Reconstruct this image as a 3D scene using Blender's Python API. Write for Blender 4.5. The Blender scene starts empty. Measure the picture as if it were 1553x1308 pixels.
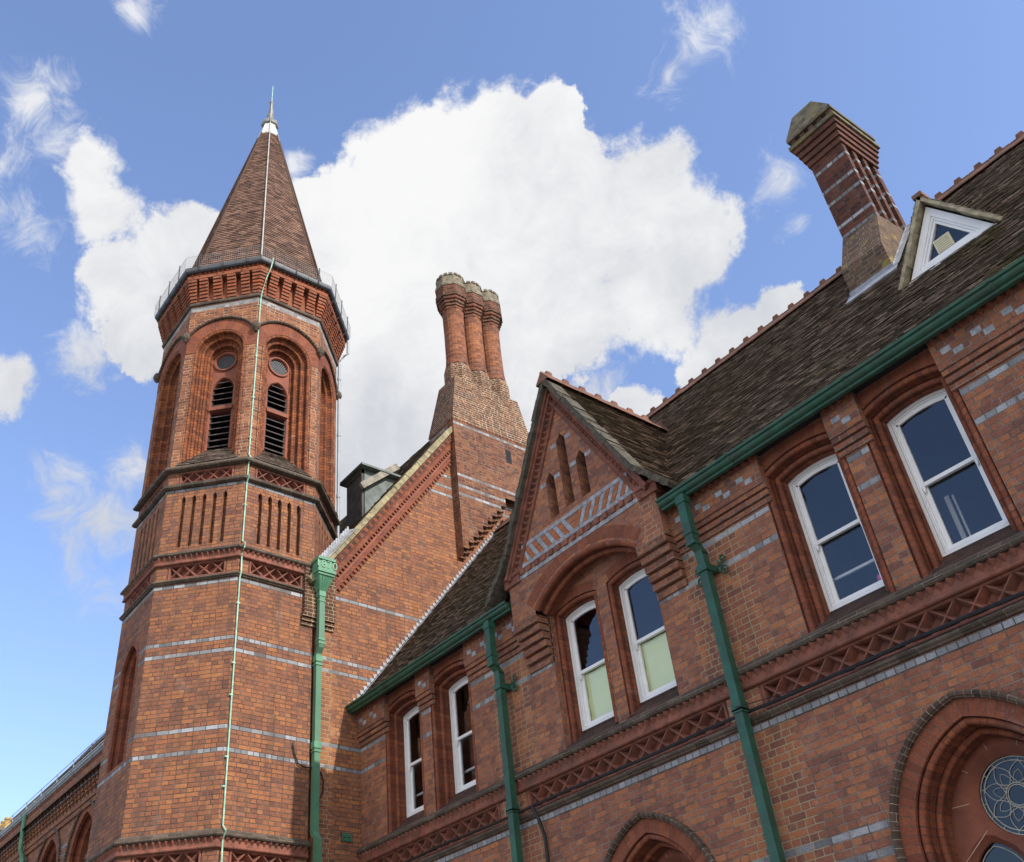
import bpy, math, random
from mathutils import Vector, Matrix
from mathutils.geometry import tessellate_polygon
random.seed(7)
sc = bpy.context.scene
col = sc.collection
rad = math.radians
PI = math.pi
V3 = Vector

# ------------------------------------------------------------------ camera
cd = bpy.data.cameras.new('camera'); cam = bpy.data.objects.new('camera', cd); col.objects.link(cam)
RX = V3((0.56781683, 0.82176749, -0.04777283)); RY = V3((-0.52049406, 0.31347322, -0.79424208)); RZ = V3((-0.63770681, 0.47584949, 0.60572047))
m = Matrix.Identity(4)
for i in range(3):
    m[i][0] = RX[i]; m[i][1] = -RY[i]; m[i][2] = -RZ[i]
m[0][3], m[1][3], m[2][3] = 0.0, -9.6, 1.6
cam.matrix_world = m
cd.sensor_width = 36; cd.sensor_fit = 'HORIZONTAL'; cd.lens = 1491.3081 / 1553 * 36
cd.shift_x = (776.5 - 644.65) / 1553; cd.shift_y = (656.0 - 654) / 1553
cd.clip_end = 2000
sc.camera = cam

# ------------------------------------------------------------------ exposure, sun, sky
sc.view_settings.view_transform = 'Standard'; sc.view_settings.look = 'None'
sc.view_settings.gamma = 1; sc.view_settings.use_curve_mapping = False
sc.view_settings.exposure = 1.3
SUN_EL = rad(36); SUN_AZ = rad(8)          # azimuth measured from +X towards +Y
sv = V3((math.cos(SUN_EL) * math.cos(SUN_AZ), math.cos(SUN_EL) * math.sin(SUN_AZ), math.sin(SUN_EL)))
sl = bpy.data.lights.new('sun', 'SUN'); sl.energy = 2.0; sl.angle = rad(0.5); sl.color = (1, .93, .82)
so = bpy.data.objects.new('sun', sl); col.objects.link(so); so.rotation_euler = sv.to_track_quat('Z', 'Y').to_euler()
so.location = (30, -20, 40)
w = bpy.data.worlds.new('World'); sc.world = w; w.use_nodes = True
wt = w.node_tree; wt.nodes.clear()


class N:
    """small helper for node trees"""
    def __init__(s, t): s.t = t
    def new(s, ty, **kw):
        n = s.t.nodes.new(ty)
        for k, v in kw.items(): setattr(n, k, v)
        return n
    def put(s, sock, v):
        if v is None: return
        if hasattr(v, 'links') or isinstance(v, bpy.types.NodeSocket): s.t.links.new(v, sock)
        else: sock.default_value = v
    def math(s, op, a, b=None, c=None, clamp=False):
        n = s.new('ShaderNodeMath', operation=op, use_clamp=clamp)
        for i, v in enumerate((a, b, c)): s.put(n.inputs[i], v)
        return n.outputs[0]
    def vmath(s, op, a, b=None, sc_=None):
        n = s.new('ShaderNodeVectorMath', operation=op)
        s.put(n.inputs[0], a); s.put(n.inputs[1], b)
        if sc_ is not None: s.put(n.inputs['Scale'], sc_)
        return n.outputs['Value'] if op in ('DISTANCE', 'LENGTH', 'DOT_PRODUCT') else n.outputs[0]
    def mapr(s, v, a, b, c=0.0, d=1.0, smooth=True):
        n = s.new('ShaderNodeMapRange', interpolation_type='SMOOTHSTEP' if smooth else 'LINEAR')
        s.put(n.inputs[0], v); s.put(n.inputs[1], a); s.put(n.inputs[2], b); s.put(n.inputs[3], c); s.put(n.inputs[4], d)
        return n.outputs[0]
    def mix(s, f, a, b, mode='MIX'):
        n = s.new('ShaderNodeMix', data_type='RGBA', blend_type=mode)
        s.put(n.inputs[0], f); s.put(n.inputs[6], a); s.put(n.inputs[7], b)
        return n.outputs[2]
    def noise(s, vec, scale, detail=4, rough=.55, out=0, dist=0.0):
        n = s.new('ShaderNodeTexNoise')
        s.put(n.inputs['Vector'], vec); n.inputs['Scale'].default_value = scale
        n.inputs['Detail'].default_value = detail; n.inputs['Roughness'].default_value = rough
        n.inputs['Distortion'].default_value = dist
        return n.outputs[out]
    def ramp(s, f, stops):
        n = s.new('ShaderNodeValToRGB'); e = n.color_ramp.elements
        while len(e) < len(stops): e.new(.5)
        for el, (p, c) in zip(e, stops): el.position = p; el.color = (*c, 1)
        s.put(n.inputs[0], f); return n.outputs[0]


def build_sky():
    n = N(wt)
    sky = n.new('ShaderNodeTexSky', sky_type='NISHITA', sun_disc=False)
    sky.sun_elevation = SUN_EL; sky.sun_rotation = PI / 2 - SUN_AZ
    sky.altitude = 50; sky.air_density = 1.0; sky.dust_density = .6; sky.ozone_density = 2.2
    tc = n.new('ShaderNodeTexCoord')
    d = n.vmath('NORMALIZE', tc.outputs['Generated'])
    sep = n.new('ShaderNodeSeparateXYZ'); wt.links.new(d, sep.inputs[0])
    wob = n.noise(d, 9, 3, .5, out=1)
    dw = n.vmath('ADD', d, n.vmath('SCALE', n.vmath('SUBTRACT', wob, (.5, .5, .5)), None, .05))
    blobs = [(-.454,.403,.795,.079,1),(-.417,.444,.793,.069,1),(-.494,.368,.788,.061,1),(-.544,.349,.763,.064,1),(-.519,.446,.729,.124,1),(-.435,.514,.739,.096,1),(-.375,.555,.743,.072,1),(-.353,.601,.715,.046,1),(-.413,.594,.691,.075,1),(-.484,.541,.687,.092,1),(-.612,.441,.656,.116,1),(-.667,.427,.611,.08,1),(-.592,.336,.733,.072,1),(-.698,.43,.573,.047,1),(-.569,.508,.646,.093,1),(-.457,.36,.813,.034,1),(-.404,.412,.817,.037,1),(-.375,.449,.811,.028,1),(-.368,.617,.693,.040,1),(-.325,.556,.763,.027,.9),(-.574,.31,.758,.045,1),(-.494,.345,.798,.038,1),
             (-.611,.032,.791,.031,.75),(-.622,.071,.779,.030,.75),(-.637,.106,.763,.031,.8),(-.66,.131,.74,.033,.8),(-.692,.158,.704,.042,.85),(-.718,.193,.669,.047,.95),(-.654,.206,.728,.047,1),(-.633,.212,.745,.038,1),(-.686,.206,.698,.06,1),(-.744,.156,.65,.028,.7),(-.653,.037,.756,.031,.5),(-.686,.053,.726,.026,.6),(-.7,.078,.71,.021,.55),(-.784,.101,.613,.033,.8),(-.823,.18,.54,.03,.6),(-.825,.219,.52,.034,.7),(-.796,.228,.56,.028,.7),(-.847,.244,.473,.028,.4),
             (-.244,.517,.82,.027,.5),(-.28,.517,.809,.018,.5),(-.547,.273,.791,.015,.6),(-.279,.632,.723,.025,.6),(-.289,.66,.693,.014,.5),(-.393,.669,.631,.047,1),(-.347,.685,.641,.03,1),(-.432,.66,.614,.027,.9),(-.498,.627,.599,.023,.9),(-.511,.092,.855,.013,.5),(-.513,.596,.618,.033,.6),(-.38,.475,.794,.019,.5)]
    f = fw = None
    for x, y, z, r, wgt in blobs:
        di = n.vmath('DISTANCE', dw, (x, y, z))
        if wgt < .8:                                # thin detached wisps
            r *= 1.25; v = n.math('MULTIPLY_ADD', di, -wgt / r, wgt)
            fw = v if fw is None else n.math('SMOOTH_MAX', fw, v, .2)
        else:
            v = n.math('MULTIPLY_ADD', di, -wgt / r, wgt)
            f = v if f is None else n.math('SMOOTH_MAX', f, v, .2)
    fb = n.noise(d, 15, 12, .64, dist=.3)
    fb2 = n.noise(d, 46, 9, .65)
    f = n.math('MULTIPLY_ADD', n.math('SUBTRACT', fb, .5), 1.45, n.math('ADD', f, .06))
    f = n.math('MULTIPLY_ADD', n.math('SUBTRACT', fb2, .5), .75, f)
    fw = n.math('MULTIPLY_ADD', n.math('SUBTRACT', n.noise(dw, 22, 10, .68, dist=.8), .5), 2.3, fw)
    sh = n.noise(d, 4.2, 3, .5)
    dz = n.math('MULTIPLY_ADD', sh, .5, sep.outputs[2])
    lit = n.mapr(n.math('MULTIPLY_ADD', fb, .42, dz), .95, 1.3)                      # cloud undersides are greyer than their tops
    ccol = n.mix(lit, (1.72, 1.78, 1.92, 1), (2.56, 2.56, 2.57, 1))
    # unseen cloud bank added behind the camera to brighten the shaded front
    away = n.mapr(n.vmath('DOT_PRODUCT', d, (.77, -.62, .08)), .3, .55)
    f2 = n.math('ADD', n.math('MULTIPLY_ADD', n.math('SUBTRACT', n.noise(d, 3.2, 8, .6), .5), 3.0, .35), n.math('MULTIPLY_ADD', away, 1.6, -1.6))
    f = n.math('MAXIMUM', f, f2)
    ccol = n.mix(away, ccol, (4.2, 4.1, 3.95, 1))      # added cloud made extra bright as fill light
    alpha = n.mapr(f, .0, n.mapr(n.noise(d, 5, 3, .5), .35, .65, .10, .42))
    hs = n.new('ShaderNodeHueSaturation'); hs.inputs['Hue'].default_value = .508; hs.inputs['Saturation'].default_value = 1.0; n.put(hs.inputs['Value'], n.mapr(sep.outputs[2], .15, .8, .74, .86))
    wt.links.new(sky.outputs[0], hs.inputs['Color'])
    alpha = n.math('MAXIMUM', alpha, n.math('MULTIPLY', n.mapr(fw, -.05, .85), .92))
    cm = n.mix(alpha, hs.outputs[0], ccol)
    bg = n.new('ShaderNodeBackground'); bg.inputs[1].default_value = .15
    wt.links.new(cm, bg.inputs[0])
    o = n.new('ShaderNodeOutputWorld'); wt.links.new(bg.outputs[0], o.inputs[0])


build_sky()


# ------------------------------------------------------------------ materials
def mat(name):
    ma = bpy.data.materials.new(name); ma.use_nodes = True
    t = ma.node_tree; b = t.nodes['Principled BSDF']
    return ma, N(t), b


def simple(name, base, rough=.7, var=.25, scale=3.0, metal=0, bump=.0, bscale=60, spec=.4, dark=None, darkscale=1.2, darkamt=.0):
    ma, n, b = mat(name)
    g = n.new('ShaderNodeNewGeometry'); p = g.outputs['Position']
    c = n.mix(n.mapr(n.noise(p, scale, 5, .6), .3, .7), (*[k * (1 - var) for k in base], 1), (*[min(1, k * (1 + var)) for k in base], 1))
    if dark: c = n.mix(n.math('MULTIPLY', n.mapr(n.noise(p, darkscale, 6, .65), .42, .66), darkamt), c, (*dark, 1))
    n.put(b.inputs['Base Color'], c); b.inputs['Roughness'].default_value = rough; b.inputs['Metallic'].default_value = metal
    b.inputs['Specular IOR Level'].default_value = spec
    if bump:
        bu = n.new('ShaderNodeBump'); bu.inputs['Strength'].default_value = bump; bu.inputs['Distance'].default_value = .01
        n.put(bu.inputs['Height'], n.noise(p, bscale, 5, .6)); n.put(b.inputs['Normal'], bu.outputs[0])
    return ma


RED = [(0, (.10, .058, .05)), (.16, (.19, .085, .066)), (.36, (.285, .114, .075)), (.6, (.36, .14, .076)), (.85, (.45, .182, .082)), (1, (.44, .225, .14))]
BROWN = [(0, (.075, .036, .028)), (.2, (.15, .056, .038)), (.45, (.24, .082, .044)), (.7, (.33, .12, .055)), (1, (.44, .17, .07))]
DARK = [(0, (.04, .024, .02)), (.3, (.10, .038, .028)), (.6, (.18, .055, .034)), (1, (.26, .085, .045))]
GREY = [(0, (.17, .175, .19)), (.4, (.25, .26, .285)), (.75, (.32, .335, .365)), (1, (.42, .44, .48))]
CRS = .08


def brick(name, ramp=RED, mortar=(.20, .16, .135), bands=(), cream=(), creamcol=(.36, .29, .19), creamz=None, joint=.0068, soot=.35, single=None, phase=0.0, lichen=0.0, val=1.0, bump=.85):
    ma, n, b = mat(name)
    uvn = n.new('ShaderNodeUVMap', uv_map='uv'); uv = uvn.outputs[0]
    geo = n.new('ShaderNodeNewGeometry'); pos = geo.outputs['Position']
    wob = n.noise(uv, 7, 3, .6, out=1)
    uvw = n.vmath('ADD', uv, n.vmath('SCALE', n.vmath('SUBTRACT', wob, (.5, .5, .5)), None, .010))
    sp = n.new('ShaderNodeSeparateXYZ'); n.put(sp.inputs[0], uvw); u, v = sp.outputs[0], sp.outputs[1]
    vr = n.math('DIVIDE', n.math('SUBTRACT', v, phase), CRS)
    row = n.math('FLOOR', vr); fv = n.math('FRACT', vr)
    if single:
        L = single; uo = n.math('ADD', n.math('DIVIDE', u, L), n.math('MULTIPLY', row, .37))
        dl = L
    else:
        odd = n.math('FLOORED_MODULO', row, 2.0)
        L = n.math('MULTIPLY_ADD', odd, -.1065, .224)
        wn0 = n.new('ShaderNodeTexWhiteNoise', noise_dimensions='1D'); n.put(wn0.inputs['W'], row)
        uo = n.math('ADD', n.math('DIVIDE', u, L), n.math('MULTIPLY_ADD', odd, .5, n.math('MULTIPLY', wn0.outputs[0], .22)))
        dl = L
    cid = n.math('FLOOR', uo); fu = n.math('FRACT', uo)
    dx = n.math('MULTIPLY', n.math('MINIMUM', fu, n.math('SUBTRACT', 1.0, fu)), dl)
    dy = n.math('MULTIPLY', n.math('MINIMUM', fv, n.math('SUBTRACT', 1.0, fv)), CRS)
    dmin = n.math('SMOOTH_MIN', dx, dy, .004)
    dmin = n.math('MULTIPLY_ADD', n.math('SUBTRACT', n.noise(uv, 70, 3, .6), .5), .006, dmin)
    face = n.mapr(dmin, joint * .55, joint * 1.25)
    cv = n.new('ShaderNodeCombineXYZ'); n.put(cv.inputs[0], cid); n.put(cv.inputs[1], row)
    wn = n.new('ShaderNodeTexWhiteNoise', noise_dimensions='3D'); n.put(wn.inputs['Vector'], cv.outputs[0])
    r = wn.outputs[0]
    big = n.noise(pos, .9, 4, .55)
    rr = n.math('ADD', n.math('MULTIPLY_ADD', r, .58, .12), n.math('MULTIPLY', n.math('SUBTRACT', big, .34), .62), clamp=True)
    rr = n.math('ADD', rr, n.math('MULTIPLY', n.math('SUBTRACT', n.noise(uv, 16, 5, .65), .5), .75), clamp=True)
    c = n.ramp(rr, ramp)
    if bands:
        bm = None
        for z0, z1 in bands:
            k = n.math('MULTIPLY', n.math('GREATER_THAN', v, z0), n.math('LESS_THAN', v, z1))
            bm = k if bm is None else n.math('MAXIMUM', bm, k)
        g = n.ramp(r, GREY)
        c = n.mix(bm, c, g)
    grain = n.noise(uv, 55, 5, .65)
    c = n.mix(1.0, c, n.ramp(grain, [(.25, (.5, .5, .5)), (.72, (1.22, 1.2, 1.18))]), 'MULTIPLY')
    # soot and weather patches of their own shape
    st = n.mapr(n.noise(pos, 1.7, 7, .68), .47, .70)
    c = n.mix(n.math('MULTIPLY', st, soot), c, (.09, .05, .04, 1))
    mp = n.new('ShaderNodeMapping'); n.put(mp.inputs['Vector'], uv); mp.inputs['Scale'].default_value = (4.5, .55, 1)
    sk = n.mapr(n.noise(mp.outputs[0], 1.0, 6, .62), .53, .72)
    c = n.mix(n.math('MULTIPLY', sk, min(.5, soot * 1.1)), c, (.075, .05, .042, 1))
    bloom = n.mapr(n.noise(n.vmath('ADD', pos, (7.3, 2.1, 4.4)), 2.3, 7, .7), .56, .74)
    c = n.mix(n.math('MULTIPLY', bloom, .22), c, (.50, .36, .29, 1))
    mc = n.mix(n.mapr(n.noise(pos, 5, 4, .6), .35, .65), (*[k * .6 for k in mortar], 1), (*[k * 1.35 for k in mortar], 1))
    if cream:
        cm = None
        su = n.new('ShaderNodeSeparateXYZ'); n.put(su.inputs[0], uv)
        for uc, hw in cream:
            k = n.math('ABSOLUTE', n.math('SUBTRACT', su.outputs[0], uc))
            k = n.math('MULTIPLY_ADD', n.math('SUBTRACT', n.noise(uv, 5, 4, .6), .5), .5, k)
            k = n.mapr(k, hw, hw + .06, 1.0, 0.0)
            cm = k if cm is None else n.math('MAXIMUM', cm, k)
        if creamz: cm = n.math('MULTIPLY', cm, n.mapr(su.outputs[1], creamz[0], creamz[1], 1.0, 0.0))
        mc = n.mix(cm, mc, (*creamcol, 1))
    c = n.mix(face, mc, c)
    if lichen:
        lm = n.math('MULTIPLY', n.mapr(n.noise(pos, 3.4, 7, .7), .55, .62), lichen)
        c = n.mix(lm, c, (.30, .24, .06, 1))
    if val != 1: c = n.mix(1.0, c, (val, val, val, 1), 'MULTIPLY')
    n.put(b.inputs['Base Color'], c)
    b.inputs['Roughness'].default_value = .88; b.inputs['Specular IOR Level'].default_value = .25
    h = n.math('ADD', n.math('MULTIPLY', face, 1.0), n.math('MULTIPLY', grain, .45))
    h = n.math('ADD', h, n.math('MULTIPLY', wn.outputs[0], .35))
    bu = n.new('ShaderNodeBump'); bu.inputs['Strength'].default_value = bump; bu.inputs['Distance'].default_value = .009
    n.put(bu.inputs['Height'], h); n.put(b.inputs['Normal'], bu.outputs[0])
    return ma


def tile_mat(name, stops, moss=.5, edge=False, mosscol=(.085, .07, .018)):
    ma, n, b = mat(name)
    uvn = n.new('ShaderNodeUVMap', uv_map='uv')
    sp = n.new('ShaderNodeSeparateXYZ'); n.put(sp.inputs[0], uvn.outputs[0])
    geo = n.new('ShaderNodeNewGeometry'); pos = geo.outputs['Position']
    c = n.ramp(sp.outputs[0], stops)
    gr = n.noise(pos, 28, 6, .7)
    c = n.mix(1.0, c, n.ramp(gr, [(.25, (.5, .5, .5)), (.75, (1.4, 1.35, 1.3))]), 'MULTIPLY')
    lm = n.math('MULTIPLY', n.mapr(n.math('ADD', n.noise(pos, 1.1, 3, .6), n.math('MULTIPLY', n.math('SUBTRACT', n.noise(pos, 14, 5, .7), .5), .6)), .56, .72), moss)
    c = n.mix(lm, c, (*mosscol, 1))
    wh = n.math('MULTIPLY', n.mapr(n.noise(pos, 19, 6, .72), .66, .74), .35)
    c = n.mix(wh, c, (.22, .21, .19, 1))
    n.put(b.inputs['Base Color'], c); b.inputs['Roughness'].default_value = .85; b.inputs['Specular IOR Level'].default_value = .3
    bu = n.new('ShaderNodeBump'); bu.inputs['Strength'].default_value = .5; bu.inputs['Distance'].default_value = .012
    n.put(bu.inputs['Height'], n.noise(pos, 45, 6, .65)); n.put(b.inputs['Normal'], bu.outputs[0])
    return ma


LEFTP, RIGHTP, HOPU = -11.08, -6.86, -1.0
BANDS = [(7.60, 7.68), (8.00, 8.08)]
M = {}
M['facade'] = brick('facade brick', RED, bands=BANDS + [(5.52, 5.60), (4.16, 4.24), (3.92, 4.0)], cream=[(LEFTP, .42), (RIGHTP, .5)], creamz=(8.3, 8.5), soot=.42)
M['frieze'] = brick('frieze brick', [(p, (c[0] * .82, c[1] * .82, c[2] * .85)) for p, c in RED], soot=.3, phase=8.36 % CRS)
M['cross'] = brick('gable end brick', [(p, (c[0] * .92, c[1] * .96, c[2] * .88)) for p, c in RED], bands=BANDS + [(9.44, 9.52), (9.68, 9.76), (11.04, 11.12), (14.56, 14.64), (14.80, 14.88), (15.12, 15.20)], cream=[(HOPU, .36)], creamz=(10.2, 10.6), soot=.26, mortar=(.12, .09, .07))
M['tower'] = brick('tower brick', [(p, (c[0] * .88, c[1] * .92, c[2] * .86)) for p, c in RED], bands=[(7.60, 7.68), (8.00, 8.08), (9.44, 9.52), (9.68, 9.76), (10.88, 10.97), (13.12, 13.21), (18.32, 18.46)], mortar=(.11, .085, .068), soot=.55)
M['belfry'] = brick('belfry brick', BROWN, bands=[(18.32, 18.46)], mortar=(.33, .28, .2), soot=.3)
M['breast'] = brick('breast brick', [(p, (c[0] * .72, c[1] * .78, c[2] * .85)) for p, c in BROWN], bands=[(14.56, 14.64), (14.80, 14.88), (15.12, 15.20), (16.72, 16.80), (16.96, 17.04)], mortar=(.20, .155, .115), soot=.5)
M['stack'] = brick('stack brick', [(p, (c[0] * .62, c[1] * .72, c[2] * .8)) for p, c in BROWN], mortar=(.36, .31, .22), soot=.5, joint=.009)
M['shaft'] = brick('shaft brick', [(p, (c[0] * 1.0, c[1], c[2])) for p, c in BROWN], mortar=(.2, .15, .11), soot=.2, single=.235)
M['chim'] = brick('ridge chimney brick', [(p, (c[0] * .7, c[1] * .75, c[2] * .85)) for p, c in DARK], bands=[(13.68, 13.76), (14.48, 14.56), (14.80, 14.88), (15.28, 15.36), (13.92, 14.0)], mortar=(.10, .075, .06), soot=.3)
M['chimbase'] = brick('mossy base brick', [(0, (.05, .04, .03)), (.5, (.12, .075, .05)), (1, (.2, .12, .08))], mortar=(.2, .17, .14), soot=.3, lichen=.7)
M['terra'] = simple('red terracotta', (.225, .082, .055), .8, .4, 9, bump=.5, bscale=35, dark=(.09, .05, .04), darkscale=4.5, darkamt=.7)
M['terrab'] = brick('moulded red brick', [(0, (.14, .045, .032)), (.5, (.24, .074, .042)), (1, (.33, .105, .05))], mortar=(.12, .085, .07), soot=.25, single=.6, joint=.004)
M['arch'] = brick('rubbed arch brick', [(0, (.16, .05, .033)), (.5, (.235, .074, .042)), (1, (.31, .102, .05))], mortar=(.17, .115, .09), soot=.25, single=.6, joint=.0035)
M['lip'] = brick('weathered moulded brick', [(0, (.05, .041, .034)), (.5, (.095, .074, .058)), (1, (.18, .14, .11))], mortar=(.22, .19, .15), soot=.5, single=.235, joint=.004)
M['hood'] = brick('weathered hood brick', [(0, (.05, .036, .029)), (.5, (.09, .062, .047)), (1, (.15, .10, .078))], mortar=(.30, .26, .2), soot=.4, single=.6, joint=.004)
M['sill'] = brick('dark sill brick', [(0, (.035, .025, .022)), (.6, (.085, .045, .035)), (1, (.16, .07, .045))], mortar=(.05, .04, .035), soot=.3, single=.2)
M['bluepl'] = simple('blue grey header', (.30, .315, .345), .7, .28, 12, bump=.35, bscale=45, dark=(.15, .15, .16), darkscale=9, darkamt=.6)
M['blue'] = brick('blue grey brick', GREY, mortar=(.12, .10, .09), soot=.12, single=.235)
M['tile'] = tile_mat('clay roof tile', [(0, (.055, .042, .028)), (.4, (.086, .062, .040)), (.75, (.118, .080, .050)), (1, (.16, .10, .06))], .9, mosscol=(.118, .105, .036))
M['tileedge'] = tile_mat('roof tile butt', [(0, (.08, .066, .054)), (.5, (.16, .128, .105)), (.85, (.25, .20, .17)), (1, (.46, .38, .33))], .45)
M['spire'] = tile_mat('spire tile', [(0, (.085, .052, .04)), (.5, (.16, .092, .068)), (1, (.24, .14, .10))], .3)
M['spireedge'] = tile_mat('spire tile butt', [(0, (.20, .13, .105)), (.5, (.36, .25, .21)), (1, (.52, .39, .34))], .15)
M['ridge'] = simple('terracotta ridge', (.19, .088, .058), .85, .35, 6, bump=.3, dark=(.09, .06, .04), darkscale=3, darkamt=.6)
M['verge'] = simple('lichen verge mortar', (.085, .075, .055), .9, .4, 9, bump=.8, bscale=30, dark=(.06, .055, .045), darkscale=5, darkamt=.7)
M['lead'] = simple('lead flashing', (.30, .32, .36), .5, .25, 6, metal=.0, dark=(.2, .21, .23), darkscale=9, darkamt=.6)
M['green'] = simple('green paint', (.022, .088, .055), .42, .22, 6, spec=.4, bump=.12, bscale=18, dark=(.035, .05, .038), darkscale=5, darkamt=.6)
M['greenl'] = simple('chalky green paint', (.10, .27, .16), .5, .15, 5, dark=(.05, .15, .09), darkscale=3, darkamt=.4)
M['white'] = simple('white paint', (.80, .81, .83), .4, .04, 3, spec=.4, dark=(.5, .5, .48), darkscale=5, darkamt=.10)
M['black'] = simple('black cable', (.012, .012, .014), .5, .3, 8)
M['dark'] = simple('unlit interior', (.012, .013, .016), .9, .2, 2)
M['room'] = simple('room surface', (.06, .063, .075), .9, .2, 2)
M['louvre'] = simple('dark louvre timber', (.05, .034, .034), .7, .4, 12, bump=.3, dark=(.12, .11, .10), darkscale=8, darkamt=.5)
M['plate'] = simple('pierced iron plate', (.06, .065, .08), .6, .2, 8)
M['gut'] = simple('grey gutter', (.085, .095, .11), .4, .15, 6)
M['pvc'] = simple('grey pipe', (.30, .33, .37), .45, .1, 6)
M['mesh'] = simple('galvanised wire', (.32, .33, .34), .5, .1, 6)
M['copper'] = simple('verdigris copper', (.34, .58, .46), .65, .25, 7, dark=(.2, .3, .2), darkscale=5, darkamt=.5)
M['strap'] = simple('pale conductor tape', (.42, .42, .38), .6, .2, 7)
M['cap'] = simple('mossy cap stone', (.115, .10, .075), .95, .5, 7, bump=1, bscale=25, dark=(.17, .14, .035), darkscale=4, darkamt=.7)
M['crown'] = simple('lichened chimney crown', (.19, .165, .12), .95, .4, 9, bump=.8, bscale=30, dark=(.09, .075, .05), darkscale=6, darkamt=.6)
M['paper'] = simple('yellow green paper', (.90, .93, .60), .75, .03, 4, dark=(.85, .88, .42), darkscale=2, darkamt=.5)
M['pink'] = simple('pink petals', (.8, .15, .42), .7, .3, 30)
M['cream'] = simple('cream plastic', (.62, .58, .42), .5, .06, 4)
M['wood'] = simple('grey weathered timber', (.085, .078, .072), .85, .4, 6, bump=.4, dark=(.03, .03, .03), darkscale=3, darkamt=.5)
M['slate'] = simple('grey green slate', (.13, .155, .15), .7, .3, 5, bump=.3)
M['stone'] = simple('dressed terracotta block', (.23, .075, .046), .8, .22, 3, bump=.2, dark=(.10, .045, .035), darkscale=2, darkamt=.4)
M['pot'] = simple('buff chimney pot', (.52, .33, .08), .8, .25, 6)
M['bronze'] = simple('finial lead', (.26, .25, .23), .6, .5, 9, bump=.5, dark=(.05, .05, .05), darkscale=8, darkamt=.8)
M['asphalt'] = simple('courtyard paving', (.21, .20, .185), .9, .3, 2, bump=.3)


def glass_mat(name, tint, fac):
    ma, n, b = mat(name)
    t = ma.node_tree; t.nodes.remove(b)
    tr = n.new('ShaderNodeBsdfTransparent'); tr.inputs[0].default_value = (*tint, 1)
    gl = n.new('ShaderNodeBsdfGlossy'); gl.inputs['Roughness'].default_value = .015; gl.inputs['Color'].default_value = (.9, .95, 1, 1)
    geo = n.new('ShaderNodeNewGeometry')
    bu = n.new('ShaderNodeBump'); bu.inputs['Strength'].default_value = .10; bu.inputs['Distance'].default_value = .05
    n.put(bu.inputs['Height'], n.noise(geo.outputs['Position'], 2.2, 2, .5)); n.put(gl.inputs['Normal'], bu.outputs[0])
    lw = n.new('ShaderNodeFresnel'); lw.inputs[0].default_value = 1.5
    fr = n.math('MULTIPLY_ADD', lw.outputs[0], 1.0, fac, clamp=True)
    mx = n.new('ShaderNodeMixShader'); n.put(mx.inputs[0], fr); t.links.new(tr.outputs[0], mx.inputs[1]); t.links.new(gl.outputs[0], mx.inputs[2])
    t.links.new(mx.outputs[0], t.nodes['Material Output'].inputs[0])
    return ma


M['glass'] = glass_mat('window glass', (.93, .95, .96), .06)
M['lead_glass'] = glass_mat('leaded glass', (.30, .42, .5), .02)


# ------------------------------------------------------------------ mesh helpers
class MB:
    def __init__(s): s.v = []; s.f = []; s.m = []; s.uv = []
    def face(s, pts, mi=0, uv=None):
        i = len(s.v); s.v += [tuple(p) for p in pts]; s.f.append(tuple(range(i, i + len(pts)))); s.m.append(mi); s.uv.append(uv)
    def build(s, name, mats, parent=None, smooth=None, rot=None):
        me = bpy.data.meshes.new(name); me.from_pydata(s.v, [], s.f)
        mats = mats if isinstance(mats, (list, tuple)) else [mats]
        for k in mats: me.materials.append(M[k] if isinstance(k, str) else k)
        me.polygons.foreach_set('material_index', s.m)
        lay = me.uv_layers.new(name='uv')
        for p, uv in zip(me.polygons, s.uv):
            if uv is None:
                nn = p.normal
                if abs(nn.z) > .96: t = V3((1, 0, 0)); ax = V3((0, 1, 0))
                else: t = V3((-nn.y, nn.x, 0)).normalized(); ax = V3((0, 0, 1))
                for li in p.loop_indices:
                    q = V3(s.v[me.loops[li].vertex_index]); lay.data[li].uv = (q.dot(t), q.dot(ax))
            else:
                for li, q in zip(p.loop_indices, uv): lay.data[li].uv = q
        if smooth:
            import bmesh
            bm = bmesh.new(); bm.from_mesh(me); bmesh.ops.remove_doubles(bm, verts=bm.verts, dist=1e-4); bm.to_mesh(me); bm.free()
            for p in me.polygons: p.use_smooth = True
            me.set_sharp_from_angle(angle=rad(smooth))
        me.update()
        o = bpy.data.objects.new(name, me); col.objects.link(o)
        if parent: o.parent = parent; o.matrix_parent_inverse = parent.matrix_world.inverted()
        return o


def thing(name, label, cat, loc=(0, 0, 0), group=None):
    o = bpy.data.objects.new(name, None); col.objects.link(o); o.location = loc
    o.matrix_world = Matrix.Translation(loc)
    o.empty_display_size = .3
    o['label'] = label; o['category'] = cat
    if group: o['group'] = group
    return o


def tag(o, label, cat, group=None):
    o['label'] = label; o['category'] = cat
    if group: o['group'] = group
    return o


class Fr:
    """wall frame: u along the wall (rightwards seen from outside), v up, w outwards"""
    def __init__(s, O, U, V=(0, 0, 1), Nn=None):
        s.O = V3(O); s.U = V3(U).normalized(); s.V = V3(V).normalized(); s.N = V3(Nn).normalized() if Nn else s.U.cross(s.V)
    def P(s, u, v, w=0): return s.O + s.U * u + s.V * v + s.N * w


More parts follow.
